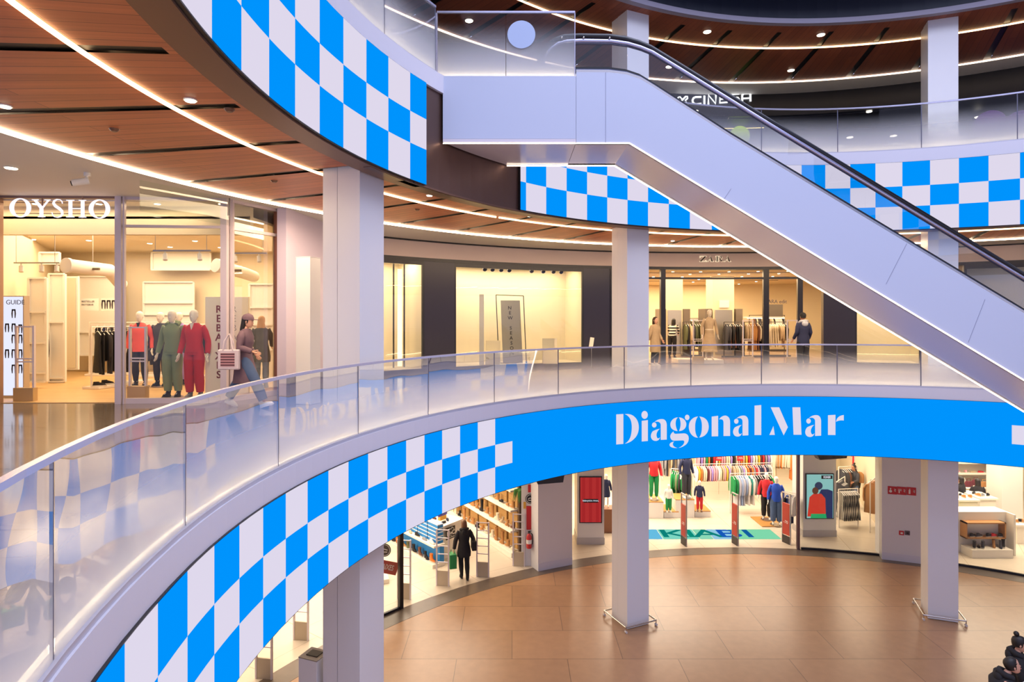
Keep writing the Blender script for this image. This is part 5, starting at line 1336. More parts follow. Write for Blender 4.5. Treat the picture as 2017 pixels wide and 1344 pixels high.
# plinths and mannequin
for (x0, x1, y, lb3) in ((1336, 1372, 716, 'left'), (1372, 1426, 717, 'right, under the mannequin')):
    a, b = KP(x0, y), KP(x1, y); tag(MB().b2((a.x, a.y, KF), (b.x, a.y + .9, KF + .14), mat('plinth_marble', 'd8cfc4', .3)).build('plinth', None, .006), 'low pale plinth in the open shop, ' + lb3, 'plinth')
p = on_floor(1401, 712, KF + .14)
figure('mannequin', 'mannequin in a beige top and long skirt on the low plinth of the open shop', 'mannequin', (p.x, p.y + .2, KF + .15), PI, 1.74, MQP, [('top', FB['beige'], .92), ('skirt', FB['beige'], .30, .27), ('belt', FB['cream'])], skin=MQ2, face=False)
def pillar(x0, x1, y0, D, label, mirror=True, sign=False):
    a, b = at(x0, y0, D), at(x1, y0, D); w_ = b.x - a.x; t = thing('shop_pillar', label, 'pillar', ((a.x + b.x) / 2, D + w_ / 2, KF))
    MB().b2((-w_ / 2, -w_ / 2, 0), (w_ / 2, w_ / 2, ZF - .06 - KF), KN).build('shaft', t)
    if mirror:
        MB().b2((-w_ * .40, -w_ / 2 - .03, .1), (w_ * .40, -w_ / 2, 1.95), mat('pillar_mirror', 'cfc6b2', .3, .9)).build('mirror', t)
        for s_ in (-1, 1): MB().b2((s_ * w_ * .72 - .14, -w_ / 2 - .06, 0), (s_ * w_ * .72 + .14, w_ / 2, 2.0), mat('pillar_taupe', '6e6256', .6)).build('side_wing', t)
    if sign: MB().b2((-w_ * .2, -w_ / 2 - .05, 2.05), (w_ * .25, -w_ / 2, 2.35), mat('small_screen', 'd8cfc0', .5, em='e6c8a8', es=.4)).build('screen', t)
pillar(1404, 1446, 560, 25.5, 'cream pillar with a tall mirror in the middle of the open shop', True, True)
pillar(1312, 1345, 570, 26.0, 'cream pillar with a tall mirror at the left of the open shop')
a, b = at(1514, 600, 26.4), at(1542, 624, 26.4); t = thing('wall_board', 'dark wall board with small dark letters above it at the back of the open shop', 'sign')
MB().b2((a.x, 26.4, b.z), (b.x, 26.45, a.z), mat('board_taupe', '5a5148', .5)).build('board', t); text('lettering', 'ZARA edit', .22, INK, ((a.x + b.x) / 2, 26.4, a.z + .12), (PI / 2, 0, 0), t, depth=.01)
# back wall lit bays
for x0, x1, y0, y1, D, lb4 in ((1473, 1546, 624, 672, 24.8, 'right'), (1345, 1400, 628, 668, 26.6, 'left'), (1205, 1250, 628, 668, 26.0, 'far left')):
    a, b = at(x0, y0, D), at(x1, y1, D); t = thing('wall_bay', 'lit clothes bay on the back wall of the open shop, ' + lb4, 'wall bay')
    MB().b2((a.x, D, a.z - .06), (b.x, D + .5, a.z), WHITE2).build('canopy', t); MB().b2((a.x, D + .02, a.z - .075), (b.x, D + .08, a.z - .06), emit('bay_light', (1, .85, .6), 4)).build('light_line', t)
cols = ['black', 'cream', 'beige', 'olive', 'grey', 'brown', 'white', 'charcoal', 'tan']
def krack(x0, x1, y, lab, where, kinds, colrs, n, D2=None, h=1.45):
    a, b = KP(x0, y), KP(x1, y); 
    rack(lab, where, (a.x, a.y, KF), (b.x, b.y + (D2 or 0), KF), h, [(random.choice(kinds), random.choice(colrs)) for _ in range(n)], .10, metal=mat('dark_rail', '3a3430', .4))
krack(1345, 1392, 702, 'dark rail of olive and cream clothes left of the beige mannequin', 'the rail left of the beige mannequin', ['coat', 'top', 'dress'], ['olive', 'cream', 'beige', 'charcoal', 'olive'], 9)
krack(1426, 1462, 704, 'dark rail of black dresses right of the beige mannequin', 'the rail right of the beige mannequin', ['dress', 'coat'], ['black', 'black', 'charcoal', 'brown'], 8)
krack(1466, 1506, 703, 'dark rail of brown coats left of the second frame post', 'the rail left of the second post', ['coat', 'top'], ['brown', 'tan', 'black', 'beige', 'cream'], 9)
krack(1512, 1552, 702, 'dark rail of cream tops between the two right posts', 'the rail between the right posts', ['top', 'dress'], ['cream', 'beige', 'black', 'cream'], 8)
krack(1476, 1508, 691, 'back rail of mixed tops under the lit bay', 'the back rail under the lit bay', ['top'], cols, 9, h=1.75)
krack(1515, 1545, 691, 'back rail of pale tops under the dark wall board', 'the back rail under the wall board', ['top'], ['cream', 'white', 'grey', 'beige', 'black'], 9, h=1.75)
krack(1350, 1400, 690, 'back rail of dark clothes between the pillars', 'the back rail between the pillars', ['top', 'dress'], cols, 10, h=1.6)
krack(1312, 1340, 700, 'dark rail of striped and white tops at the left of the open shop', 'the open shop\'s leftmost rail', ['top'], ['striped', 'white', 'cream', 'black'], 6)
for x_, y_, r_ in ((1375, 717, 0), (1473, 717, 0), (1560, 718, 0)):
    p = KP(x_, y_); gate((p.x, p.y, KF), PI / 2, 1.55, 'slim pale security gate at the open shop entrance, %s' % {1375: 'left', 1473: 'middle', 1560: 'right'}[x_], 'frame')
cnt = 0
for r_ in (17.3, 18.6, 20.2, 22.0, 24.0, 26.0):
    for a_ in (79, 82.5, 86, 89.5, 93, 96.5, 100, 103.2):
        X, Y = ring(r_, a_ + (r_ * 7 % 3) * .5); downlight(X, Y, ZF - .06, 'small round downlight in the ceiling of the open shop', .05, 'downlights of the open shop'); cnt += 1
for k, (r_, a0, a1) in enumerate(((18.0, 77, 104.5), (20.8, 77, 104.5), (23.2, 77, 104.5))):
    tag(MB().arc(r_, r_ + .06, ZF - .075, ZF - .061, a0, a1, BLACK, 14).build('ceiling_track'), 'black ceiling track in the open shop, %s from the entrance' % ordn(k), 'ceiling track')
# people on the far side
p = on_floor(1290, 722, L1); figure('person', 'woman in a long beige coat walking out of the open shop beside the middle column', 'person', (p.x, p.y, L1), PI + .6, 1.66, dict(wrL=(-.22, .12, .92), wrR=(.22, -.1, .9)), [('trousers', FB['black'], .006), ('coat', FB['beige'], .5), ('shoes', FB['white'])], skin=SKIN, hair=(HBR, 'bob'))
p = KP(1324, 706); figure('person', 'person in a striped black and white jumper leaning forward in the open shop', 'person', (p.x, p.y, KF), -.5, 1.68, dict(chest=(0, .12, 1.22), belly=(0, .04, 1.05), neck=(0, .2, 1.34), skull=(0, .25, 1.40), shL=(-.16, .16, 1.32), shR=(.16, .16, 1.32), elL=(-.2, .25, 1.1), elR=(.2, .25, 1.1), wrL=(-.15, .4, 1.0), wrR=(.15, .4, 1.0)), [('trousers', FB['black'], .008), ('top', FB['striped'], .86), ('shoes', FB['black'])], skin=SKIN, hair=(HB, 'bob'))
p = on_floor(1582, 727, L1); figure('person', 'man in a black cap and dark jacket with a grey hood, seen from behind', 'person', (p.x, p.y, L1), .05, 1.78, dict(wrL=(-.24, .12, .92), wrR=(.24, .12, .92)), [('trousers', FB['black'], .02), ('jacket', FB['navy'], .78, 'hood', FB['lightgrey']), ('shoes', FB['black']), ('cap', FB['black'])], skin=SKIN2, hair=(HB, 'short'), fem=False)
# leaning sign board
q = at(1166, 675, 19.6); t = thing('leaning_board', 'small cream leaflet board leaning on the dark panel', 'sign'); MB().box((q.x, 19.7, q.z), (.13, .02, .32), SALE, R=Matrix.Rotation(.15, 3, 'Y')).build('board', t); MB().tube([(q.x, 19.72, q.z - .15), (q.x, 19.75, L1)], .01, GREY, 6).build('stand', t)
# ================================================================ upper gallery details
q = at(1457, 268, 21.0); t = thing('lime_sign', 'round lime green sign in the dark upper foyer behind the handrail', 'sign')
MB().disc((q.x, 21.0, q.z), .34, emit('lime_face', (.62, .85, .02), .85), 'y', .08, 32).build('face', t)
q = at(1579, 274, 22.5); tag(MB().box((q.x, 22.5, q.z), (1.25, .08, .75), mat('panel_reflection_face', 'd0c0cc', .5, em='d0c0cc', es=.25)).build('panel_reflection'), 'pale glowing rectangle standing in for a reflected light panel in the upper foyer', 'reflection')  # glowing slab that stands in for the reflection of a light panel
for x_, lbs in ((1950, 'left'), (2010, 'right')):
    q = at(x_, 246, 18.4); tag(MB().ball((q.x, 18.4, q.z), .42, mat('purple_lamp', '5a2a80', .4, em='6a3a9a', es=.35), 20, 12).build('globe_lamp'), 'large dim purple globe in the upper foyer at the right edge, %s one' % lbs, 'lamp')
for i, (x_, y_) in enumerate(((1674, 271), (1655, 288), (1760, 268), (1763, 283), (1926, 231), (1370, 219), (1712, 220))):
    q = at(x_, y_, 17.0 if y_ > 240 else 19.5); tag(MB().disc((q.x, q.y, q.z), .085, emit('lamp_reflection', (1, .9, .75), 4), 'z', .02, 16).build('lamp_reflection'), 'small glowing disc standing in for a lamp reflection in the glass, %s of seven' % ordn(i), 'lamp')  # bright discs added where downlights reflect in the balustrade glass
# ================================================================ ground floor: shoe shop on the left
def GP(x, y, z=0.0): return on_floor(x, y, z)
G0 = 0.008
GW = mat('shop_white_board', 'e9e1d2', .5)
CARD = 'c79a5c'
# right-hand wall shelving of the shoe shop (runs away from the camera)
S0 = V((-.05, 18.8, 0)); u_ = V((-.509, .861, 0)).normalized(); n_ = V((-u_.y, u_.x, 0))      # n_ points left, into the shop
yaw = math.atan2(u_.y, u_.x)
LW = 6.6
sh = thing('shoe_shelving', 'long white wall shelving full of tan boots on the right of the shoe shop', 'shelving', S0, yaw)
for z, th in ((.0, .14), (.74, .06), (1.38, .06), (2.0, .06)): MB().b2((0, -.02 - .52, z), (LW, 0, z + th), GW).build('shelf' if z else 'plinth', sh, .006)
MB().b2((-.05, -.62, 0), (LW, -.54, 3.2), mat('slat_wall', 'c9a878', .6)).build('back_panel', sh)
MB().b2((-.06, -.54, 0), (-.0, 0, .14), GW).build('end_cap', sh)
bc = ['tan', 'tan', 'beige', 'tan', 'cream', 'brown', 'black', 'tan', 'orange', 'beige']
SHELFN = ['bottom', 'second', 'third', 'top']
for ti, (z, kinds) in enumerate(((.14, ('boot', 'heel', 'tall')), (.80, ('boot', 'tall', 'heel')), (1.44, ('boot', 'sneaker', 'boot')))):
    n = 17
    for i in range(n):
        pos = S0 + u_ * (.16 + i * .345 + random.uniform(-.03, .03)) + n_ * (-.17) + V((0, 0, z))
        c_ = random.choice(bc if ti else ['black', 'tan', 'orange', 'tan', 'cream', 'brown'])
        k_ = random.choice(kinds)
        shoe(k_, c_, pos, yaw + PI + PI / 2 - PI / 2 + PI / 2 + random.uniform(-.2, .2), '%s %s on the %s shelf of the tan boot wall, %s from the entrance' % (c_, SN[k_][0].replace('_', ' '), SHELFN[ti], ordn(i)), 'shoes on the tan boot wall')
for ti, z in enumerate((.14, .80, 1.44, 2.06)):
    for i in range(9):
        for k in range(3 if ti < 3 else 2):
            carton(CARD, 'tan_carton', S0 + u_ * (.4 + i * .68) + n_ * (-.43) + V((0, 0, z + .005 + k * .17)), (.56, .2, .165), yaw, 'tan shoe box on the %s shelf of the boot wall, stack %s, %s' % (SHELFN[ti], ordn(i), ('lowest', 'middle', 'topmost')[k]), 'tan shoe boxes behind the boots')
q = GP(1021, 1100); bp_ = thing('end_panel', 'dark brown upright panel closing the end of the boot wall', 'panel', (.12, 18.55, 0), yaw); MB().b2((-.03, -.55, 0), (.03, -.1, 3.6), mat('dark_brown_panel', '4a3222', .5)).build('board', bp_)
# left low unit with blue boxes
T0 = V((-2.33, 17.9, 0)); v_ = V((-.66, .751, 0)).normalized(); m_ = V((v_.y, -v_.x, 0))   # m_ points right/back
yaw2 = math.atan2(v_.y, v_.x)
lu = thing('shoe_display', 'low white stepped shoe display backed by blue boxes on the left of the shoe shop', 'shelving', T0, yaw2)
MB().b2((0, -.44, 0), (3.4, .0, .12), GW).build('plinth', lu, .006); MB().b2((0, -.44, .60), (3.4, -.04, .66), GW).build('shelf', lu, .006)
MB().b2((.02, -.42, .12), (3.38, -.26, .60), mat('blue_board', '1f7fc8', .6)).build('blue_riser', lu)
cb = ['orange', 'black', 'brown', 'black', 'olive', 'tan', 'orange', 'black', 'tan', 'brown']
for i in range(10):
    k_ = random.choice(('heel', 'boot', 'heel')); c_ = cb[i]
    shoe(k_, c_, T0 + v_ * (.2 + i * .33) + m_ * .13 + V((0, 0, .12)), yaw2 - PI / 2 + PI + random.uniform(-.3, .3), '%s %s on the plinth of the blue-backed display, %s from the entrance' % (c_, SN[k_][0].replace('_', ' '), ordn(i)), 'boots on the low display')
for i in range(8):
    c_ = ['white', 'grey', 'black', 'beige', 'white', 'navy', 'white', 'grey'][i]
    shoe('flat' if i % 2 else 'sneaker', c_, T0 + v_ * (.25 + i * .40) + m_ * .14 + V((0, 0, .66)), yaw2 + PI / 2 + random.uniform(-.5, .5), '%s %s on the upper shelf of the blue-backed display, %s from the entrance' % (c_, 'flat shoe' if i % 2 else 'sneaker', ordn(i)), 'shoes on the upper shelf of the low display')
for i in range(6):
    for k in range(5):
        carton('2a86cf', 'blue_carton', T0 + v_ * (.35 + i * .56) + m_ * .335 + V((0, 0, .665 + k * .115)), (.52, .2, .11), yaw2, 'blue shoe box on the low display, stack %s from the entrance, box %s from below' % (ordn(i), ordn(k)), 'blue shoe boxes of the low display', lid=mat('box_label_white', 'dfe6ee', .6))
# white counter with the round-cornered brand plate
A_c = V((-2.16, 18.42, 0)); c1 = V((-1.54, 19.25, 0)) - A_c; c2 = V((-2.95, 19.05, 0)) - A_c
ctr = thing('counter', 'white square-edged table with a black brand plate in the shoe shop', 'table')
pc = [A_c, A_c + c1, A_c + c1 + c2, A_c + c2]; cn = sum(pc, V((0, 0, 0))) / 4
MB().prism([(p.x * .94 + cn.x * .06, p.y * .94 + cn.y * .06) for p in pc], 0, .96, GW).build('body', ctr); MB().prism([(p.x, p.y) for p in pc], .96, 1.05, GW).build('table_top', ctr)
face_yaw = math.atan2(c1.y, c1.x); mid = A_c + c1 * .38
bpt = thing('brand_plate', 'black plate with white lettering and a mountain outline on the side of the white table', 'sign', (mid.x + .03, mid.y - .04, .82), face_yaw)
MB().b2((-.2, -.02, -.2), (.2, 0, .16), BLACK).build('plate', bpt); text('lettering', 'MgC', .19, WHITE2, (0, -.024, -.03), (PI / 2, 0, 0), bpt, depth=.004, bold=.004)
g = MB(); g.tube([(-.15, -.024, .07), (-.05, -.024, .12), (0, -.024, .09), (.06, -.024, .14), (.15, -.024, .07)], .008, WHITE2, 5); g.build('mountain_mark', bpt); g = MB(); g.b2((-.16, -.024, -.16), (.16, -.02, -.145), WHITE2); g.build('underline', bpt)
for i, (s_, t_, k_, c_) in enumerate(((.3, .2, 'flat', 'black'), (.6, .3, 'flat', 'navy'), (.8, .6, 'heel', 'black'), (.35, .7, 'flat', 'brown'), (.7, .85, 'sneaker', 'orange'))):
    shoe(k_, c_, A_c + c1 * s_ + c2 * t_ + V((0, 0, 1.05)), random.uniform(0, 6), '%s shoe on the white brand table, %s towards the back' % (c_, ordn(i)), 'shoes on the white table')
q = A_c + c1 * .55 + c2 * .45; tt = thing('price_stand', 'small purple and yellow price stand on the white brand table', 'sign', (q.x, q.y, 1.05), face_yaw); MB().b2((-.2, 0, .12), (.2, .03, .30), mat('price_purple', '4b43a8', .5)).build('card', tt); MB().b2((-.14, -.02, 0), (.14, .08, .12), mat('price_yellow', 'd9a03a', .5)).build('block', tt)
# gates of the shoe shop
gy = math.radians(120)
for x_, y_, nm in ((796, 1181, 'leftmost'), (872, 1155, 'left of the woman in black'), (951, 1137, 'right of the woman in black'), (1022, 1116, 'beside the boot wall')):
    p = GP(x_, y_); gate((p.x, p.y, G0), gy + PI / 2 + .9, 1.56, 'white ladder-shaped security gate of the shoe shop, ' + nm, 'ladder')
for x_, y_, nm in ((593, 1262, 'seen left of the left column'), (520, 1338, 'seen at the bottom left')):
    p = GP(x_, y_); gate((p.x, p.y, G0), gy + PI / 2 + .9, 1.56, 'white ladder-shaped security gate of the shoe shop, ' + nm, 'ladder')
p = GP(914, 1141)
figure('person', 'woman in a black hooded coat walking into the shoe shop with a green bag', 'person', (p.x, p.y, G0 + .01), .28, 1.64,
       dict(anL=(-.06, .06, .085), toL=(-.07, .20, .03), knL=(-.08, .06, .49), anR=(.07, -.16, .10), toR=(.08, -.04, .03), knR=(.085, -.02, .49), elL=(-.26, -.02, 1.13), wrL=(-.29, .02, .88), elR=(.27, -.03, 1.14), wrR=(.33, .03, .92)),
       [('trousers', FB['black'], .003), ('coat', FB['black'], .66, 'hood'), ('boots', FB['black'])], skin=SKIN, hair=(mat('hair_light_brown', '6e4a30', .5), 'bob'), face=True)
sg = thing('shopping_bag', 'green shopping bag carried by the woman in the black coat', 'bag', (p.x - .32, p.y - .08, .36), .3)
MB().b2((-.10, -.13, 0), (.10, .13, .40), mat('bag_green', '1f8a4a', .4)).build('bag_body', sg, .01)
for s_ in (-.06, .06): MB().tube([(s_, -.06, .39), (s_ * .6, -.03, .50), (s_ * .6, .03, .50), (s_, .06, .39)], .006, MATS['bag_green'], 5).build('handle', sg)
hb_ = thing('handbag', 'black handbag on the right shoulder of the woman in the black coat', 'bag', (p.x + .27, p.y - .05, .86), .2)
MB().b2((-.06, -.15, 0), (.07, .15, .26), FB['black']).build('bag_body', hb_, .02); MB().tube([(0, -.12, .25), (-.04, -.05, .50), (-.04, .05, .50), (0, .12, .25)], .01, FB['black'], 6).build('strap', hb_)
# window stickers and the white safety wall beside the entrance
def wall_at(x0, x1, D, z1, label): a, b = at(x0, 0, D), at(x1, 0, D); return struct(MB().b2((a.x, D, 0), (b.x, D + .1, z1), WHITE2).build('wall_side'), label)
wall_at(1027, 1056, 18.15, 3.9, 'white wall strip with safety signs beside the shoe shop')
def plate(x0, x1, y0, y1, D, m, name, label, cat='sign', t=.02): a, b = at(x0, y0, D), at(x1, y1, D); return tag(MB().b2((a.x, D - t, b.z), (b.x, D, a.z), m).build(name), label, cat)
RED = mat('safety_red', 'c0272d', .45)
plate(1037, 1054, 997, 1043, 18.15, RED, 'hose_cabinet', 'red fire hose cabinet door on the white wall strip of the shoe shop', 'fire cabinet', .04)
plate(1031, 1036, 989, 1002, 18.15, mat('notice_yellow', 'd8a53c', .5), 'notice', 'small yellow notice left of the fire cabinet')
for x0, x1, nm in ((1040, 1047, 'left'), (1048.5, 1055, 'right')): plate(x0, x1, 955, 970, 18.15, RED, 'safety_sign', 'red safety sign above the fire cabinet, %s one' % nm)
def badge(x, y, D, r, label):
    q = at(x, y, D); t = thing('round_badge', label, 'sign', (q.x, D, q.z)); MB().disc((0, 0, 0), r, BLACK, 'y', .01, 28).build('disc', t)
    b = MB(); n = 28
    for pl in ringquads(0, 0, r * .86, r * .86, r * .78, r * .78, 28): b.slab(pl, 'y', -.009, -.006, WHITE2)
    b.build('ring', t); MB().tube([(-r * .5, -.009, -r * .05), (-r * .1, -.009, r * .2), (r * .5, -.009, -.0)], r * .07, WHITE2, 5).build('shoe_mark', t); MB().b2((-r * .45, -.009, -r * .35), (r * .45, -.006, -r * .22), WHITE2).build('underline', t)
badge(1045, 983, 18.12, .15, 'round black and white badge above the fire cabinet')
q = at(757, 1084, 15.55); badge(757, 1084, 15.55, .17, 'round black and white badge on the shoe shop window beside the left column')
t = thing('sale_sticker', 'tilted red sale sticker with white letters on the shoe shop window', 'sticker', at(764, 1118, 15.6)); t.rotation_euler = (0, .32, .35)
MB().b2((-.32, -.008, -.16), (.26, 0, .16), mat('sticker_red', 'c2342c', .5)).build('red_field', t); text('lettering', 'REBAIXES', .19, mat('sticker_letters', 'f2e6da', .5), (-.10, -.012, 0), (PI / 2, 0, 0), t, depth=.003, bold=.003, scalex=.62)
ex = thing('fire_extinguisher', 'red fire extinguisher hanging on the white wall strip of the shoe shop', 'fire extinguisher', at(1042, 1080, 18.02))
MB().loft([(0, 0, 0, .07, .07), (0, 0, .02, .078, .078), (0, 0, .34, .078, .078), (0, 0, .40, .05, .05), (0, 0, .43, .025, .025)], RED, 18).build('cylinder', ex)
g = MB(); g.tube([(0, 0, .43), (0, 0, .48)], .02, BLACK, 8); g.tube([(-.03, 0, .49), (.07, 0, .50)], .012, BLACK, 6); g.build('valve', ex); MB().tube([(.03, 0, .47), (.10, 0, .40), (.11, 0, .2), (.10, 0, .12)], .012, BLACK, 6).build('hose', ex)
MB().loft([(0, 0, .14, .0795, .0795), (0, 0, .26, .0795, .0795)], WHITE2, 18, caps=False).build('paper_label', ex)
q = GP(760, 1155); t = thing('window_plinth', 'small white plinth with a shoe in the shoe shop window', 'plinth', (q.x - .3, q.y + .3, G0), .3); MB().b2((-.4, -.25, 0), (.3, .25, .12), GW).build('block', t)
shoe('tall', 'black', (q.x - .25, q.y + .25, .128), 1.0, 'tall black boot on the small plinth in the shoe shop window')
for x_, y_, w_, nm in ((1080, 945, .42, 'white pier of the shoe shop'), (1637, 898, .5, 'poster pier')):
    q = at(x_, y_, 17.2 if x_ < 1200 else 19.4); t = thing('ceiling_speaker', 'black wedge-shaped box fixed high beside the ' + nm, 'speaker', (q.x, q.y, q.z))
    MB().slab([(-w_, .1), (w_ + .05, .22), (w_, -.08), (-w_ * .7, -.14)], 'y', 0, .3, BLACK).build('cabinet', t); MB().b2((-.02, .1, .1), (.02, .14, 4.0 - q.z), BLACK).build('bracket', t)
fern = thing('hanging_plant', 'small green hanging plant at the top of the shoe shop', 'plant', at(1025, 968, 18.6)); g = MB()
for i in range(26):
    a_ = random.uniform(0, 6.28); l_ = random.uniform(.15, .32); g.tube([(0, 0, .1), (.6 * l_ * math.cos(a_), .6 * l_ * math.sin(a_), .05), (l_ * math.cos(a_) * .8, l_ * math.sin(a_) * .8, -l_)], .012, mat('leaf_green', '3f7a2f', .6), 4, rads=[.006, .02, .004])
g.build('leaves', fern); MB().tube([(0, 0, .1), (0, 0, 4.0 - fern.location.z)], .005, BLACK, 4).build('cord', fern)

# ================================================================ clothes shop in the middle
def pier2(x0, x1, y, dep, h, label, z=0):
    a, b = GP(x0, y), GP(x1, y); t = thing('shop_pier', label, 'pier'); 
    MB().b2((a.x, a.y, 0), (b.x, a.y + dep, h), WHITE2).build('shaft', t); MB().b2((a.x - .015, a.y - .015, 0), (b.x + .015, a.y + dep, .22), mat('grey_base', 'b9b3b0', .5)).build('skirting', t); return a, b
a1, b1 = pier2(1137, 1190, 1073, .9, 3.95, 'white pier with a red sale screen between column and shoe shop')
s1 = thing('screen', 'upright screen showing a dark red sale picture on the white pier', 'screen'); D = a1.y - .05
a, b = at(1143, 941, D), at(1184, 1029, D)
MB().b2((a.x - .03, D, b.z - .03), (b.x + .03, D + .05, a.z + .03), BLACK).build('frame', s1); MB().b2((a.x, D - .004, b.z), (b.x, D, a.z), emit('screen_red', (.42, .028, .028), 1.0)).build('picture', s1)
for k in range(3): x0 = a.x + (b.x - a.x) * (k + .25) / 3; MB().b2((x0, D - .006, b.z), (x0 + .10, D - .004, a.z), emit('screen_red_stripe', (.36, .020, .022), 1.0)).build('stripe', s1)
MB().b2((a.x + .1, D - .008, (a.z + b.z) / 2 - .09), (b.x - .1, D - .006, (a.z + b.z) / 2 + .03), BLACK).build('caption_bar', s1)
text('lettering', 'REBAJADA FINAL', .07, emit('screen_white', (.8, .8, .9), 1), ((a.x + b.x) / 2, D - .01, (a.z + b.z) / 2 - .03), (PI / 2, 0, 0), s1, depth=.002)
a2, b2_ = pier2(1582, 1647, 1058, .8, 3.95, 'white pier with a picture screen of two people behind the glass')
s2 = thing('screen', 'upright screen picturing a red and a navy sweater on a teal ground', 'screen'); D = a2.y - .05
a, b = at(1589, 935, D), at(1641, 1021, D)
MB().b2((a.x - .03, D, b.z - .03), (b.x + .03, D + .05, a.z + .03), BLACK).build('frame', s2); MB().b2((a.x, D - .004, b.z), (b.x, D, a.z), emit('screen_teal', (.25, .52, .50), 1.0)).build('picture', s2)
wS, hS = b.x - a.x, a.z - b.z
def sp_(pts, m, k): MB().slab([(a.x + wS * x, b.z + hS * y) for x, y in pts], 'y', D - .004 - .003 * k, D - .001 - .003 * k, m).build('picture_figure', s2)
sp_([(.42, 0), (.98, 0), (.98, .62), (.80, .66), (.55, .66), (.45, .55)], emit('screen_navy', (.02, .03, .10), 1), 1)
sp_([(.45 + .15 * math.cos(t_ * .4), .74 + .09 * math.sin(t_ * .4)) for t_ in range(16)], emit('screen_cap', (.03, .04, .09), 1), 1)
sp_([(.02, .04), (.72, .04), (.70, .45), (.55, .56), (.25, .56), (.10, .48)], emit('screen_red2', (.60, .04, .02), 1), 2)
sp_([(.14, 0), (.75, 0), (.72, .10), (.16, .10)], emit('screen_green', (.02, .35, .12), 1), 3)
sp_([(.32 + .12 * math.cos(t_ * .4), .63 + .08 * math.sin(t_ * .4)) for t_ in range(16)], emit('screen_hair', (.12, .04, .02), 1), 3)
MB().b2((a.x + wS * .55, D - .012, b.z + hS * .90), (b.x - wS * .03, D - .008, a.z - hS * .02), BLACK).build('caption_bar', s2)
text('lettering', 'KIABI', .10, MATS['screen_white'], (a.x + wS * .76, D - .016, b.z + hS * .94), (PI / 2, 0, 0), s2, depth=.002, bold=.002)
# floor letters
fs = thing('floor_sign', 'teal and green lit name letters let into the floor of the clothes shop entrance', 'sign')
ys = (1044, 1063)
cells2 = ((1256, 1297, '1fa6e0', 'K', '0e5fd0'), (1297, 1353, '3fd0b0', 'K', '128a80'), (1353, 1363, '3fd0b0', '', ''), (1363, 1400, '46d0a0', 'I', '128a80'), (1400, 1447, '3fb0e8', 'A', '1560d0'), (1447, 1524, '4fd69a', 'BI', '12909a'))
def fq(x0, x1): return [GP(x0 + (x0 - 1390) * .0, ys[1], 0), GP(x1, ys[1], 0), GP(x1 - (x1 - 1008) * .035, ys[0], 0), GP(x0 - (x0 - 1008) * .035, ys[0], 0)]
A0, B0 = GP(1262, 1063), GP(1540, 1063); C0 = GP(1525, 1044)
dep_ = C0.y - B0.y; tot = B0.x - A0.x
seg = [(0, .16, '6fcbf2'), (.16, .42, '86e6d0'), (.42, .52, '96e8c4'), (.52, .68, '9cd8f4'), (.68, 1, '8ae8b8')]
for f0, f1, hx in seg: MB().b2((A0.x + tot * f0 + .01, A0.y, .009), (A0.x + tot * f1 - .01, A0.y + dep_, .014), emit('floor_' + hx, hx, .85)).build('floor_cell', fs)
for i, (ch, fx) in enumerate((('K', .02), ('K', .26), ('I', .38), ('A', .50), ('B', .66), ('I', .80))):
    if i == 0: continue
    text('letter', ch, dep_ * 1.1, emit('floor_letter_%d' % i, ['0e8f86', '0e8f86', '0e9a86', '0e8f86', '1a62cc', '1468b0'][i], .8), (A0.x + tot * fx, A0.y + dep_ * .52, .016), (0, 0, 0), fs, depth=.002, bold=.012, scalex=1.5)
# gates
for x_, y_, nm in ((1347, 1074, 'left'), (1448, 1073, 'middle'), (1549, 1071, 'right')):
    p = GP(x_, y_); gate((p.x, p.y, G0), math.radians(12 if x_ < 1500 else 20), 1.66, 'steel security gate with a red sale panel in the clothes shop entrance, ' + nm + ' one', 'sale')
# plinths and mannequins
WT = mat('plinth_wood_top', 'c08a48', .5)
def plinth(x0, x1, y, h, dep, label, top=WT, m=WHITE2):
    a, b = GP(x0, y), GP(x1, y); t = thing('display_plinth', label, 'plinth'); MB().b2((a.x, a.y, G0), (b.x, a.y + dep, h - .03), m).build('block', t, .005); MB().b2((a.x, a.y, h - .03), (b.x, a.y + dep, h), top).build('wooden_top', t); return a, b, h
plinth(1270, 1307, 1022, .62, 1.0, 'white plinth with a wooden top under the red and green adult mannequin')
plinth(1308, 1337, 1021, .24, .9, 'low white plinth under the small child mannequin in green trousers')
plinth(1331, 1368, 1020.5, .68, .8, 'white plinth with a wooden top under the grey sweater mannequin')
plinth(1369, 1400, 1019.5, .24, .8, 'low white plinth under the child mannequin in red trousers')
def gm(x, y, z, H, rz, label, fit, kid=False, pose=None, dy=0):
    p = on_floor(x, y, z); return figure('mannequin', label, 'mannequin', (p.x, p.y + dy, z + .005), rz, H, pose or MQP, fit + [('base', STEEL)], skin=MQ, face=False, kid=kid, fingers=not kid)
gm(1288, 985, .62, 1.74, PI, 'adult mannequin in a red sweater and green trousers', [('trousers', FB['green'], .008), ('jacket', FB['red'], .88)])
gm(1352, 981, .68, 1.74, PI + .3, 'adult mannequin in a grey blue sweater and dark jeans on a tall plinth', [('trousers', FB['charcoal'], .014), ('hoodie', FB['navy'], .88), ('shoes', FB['white'])])
gm(1317, 1009, .24, 1.0, PI, 'small child mannequin in a white top and green trousers', [('trousers', FB['green'], .03), ('jacket', FB['white'], .86), ('shoes', FB['white'])], kid=True)
gm(1378, 1008, .24, 1.12, PI - .2, 'child mannequin in a dark sweater and red trousers', [('trousers', FB['red'], .012), ('jacket', FB['navy'], .82), ('shoes', FB['brown'])], kid=True)
gm(1510, 1024, .04, 1.70, PI - .5, 'adult mannequin in a red sweater and black trousers on the wooden base', [('trousers', FB['black'], .02), ('jacket', FB['red'], .84)])
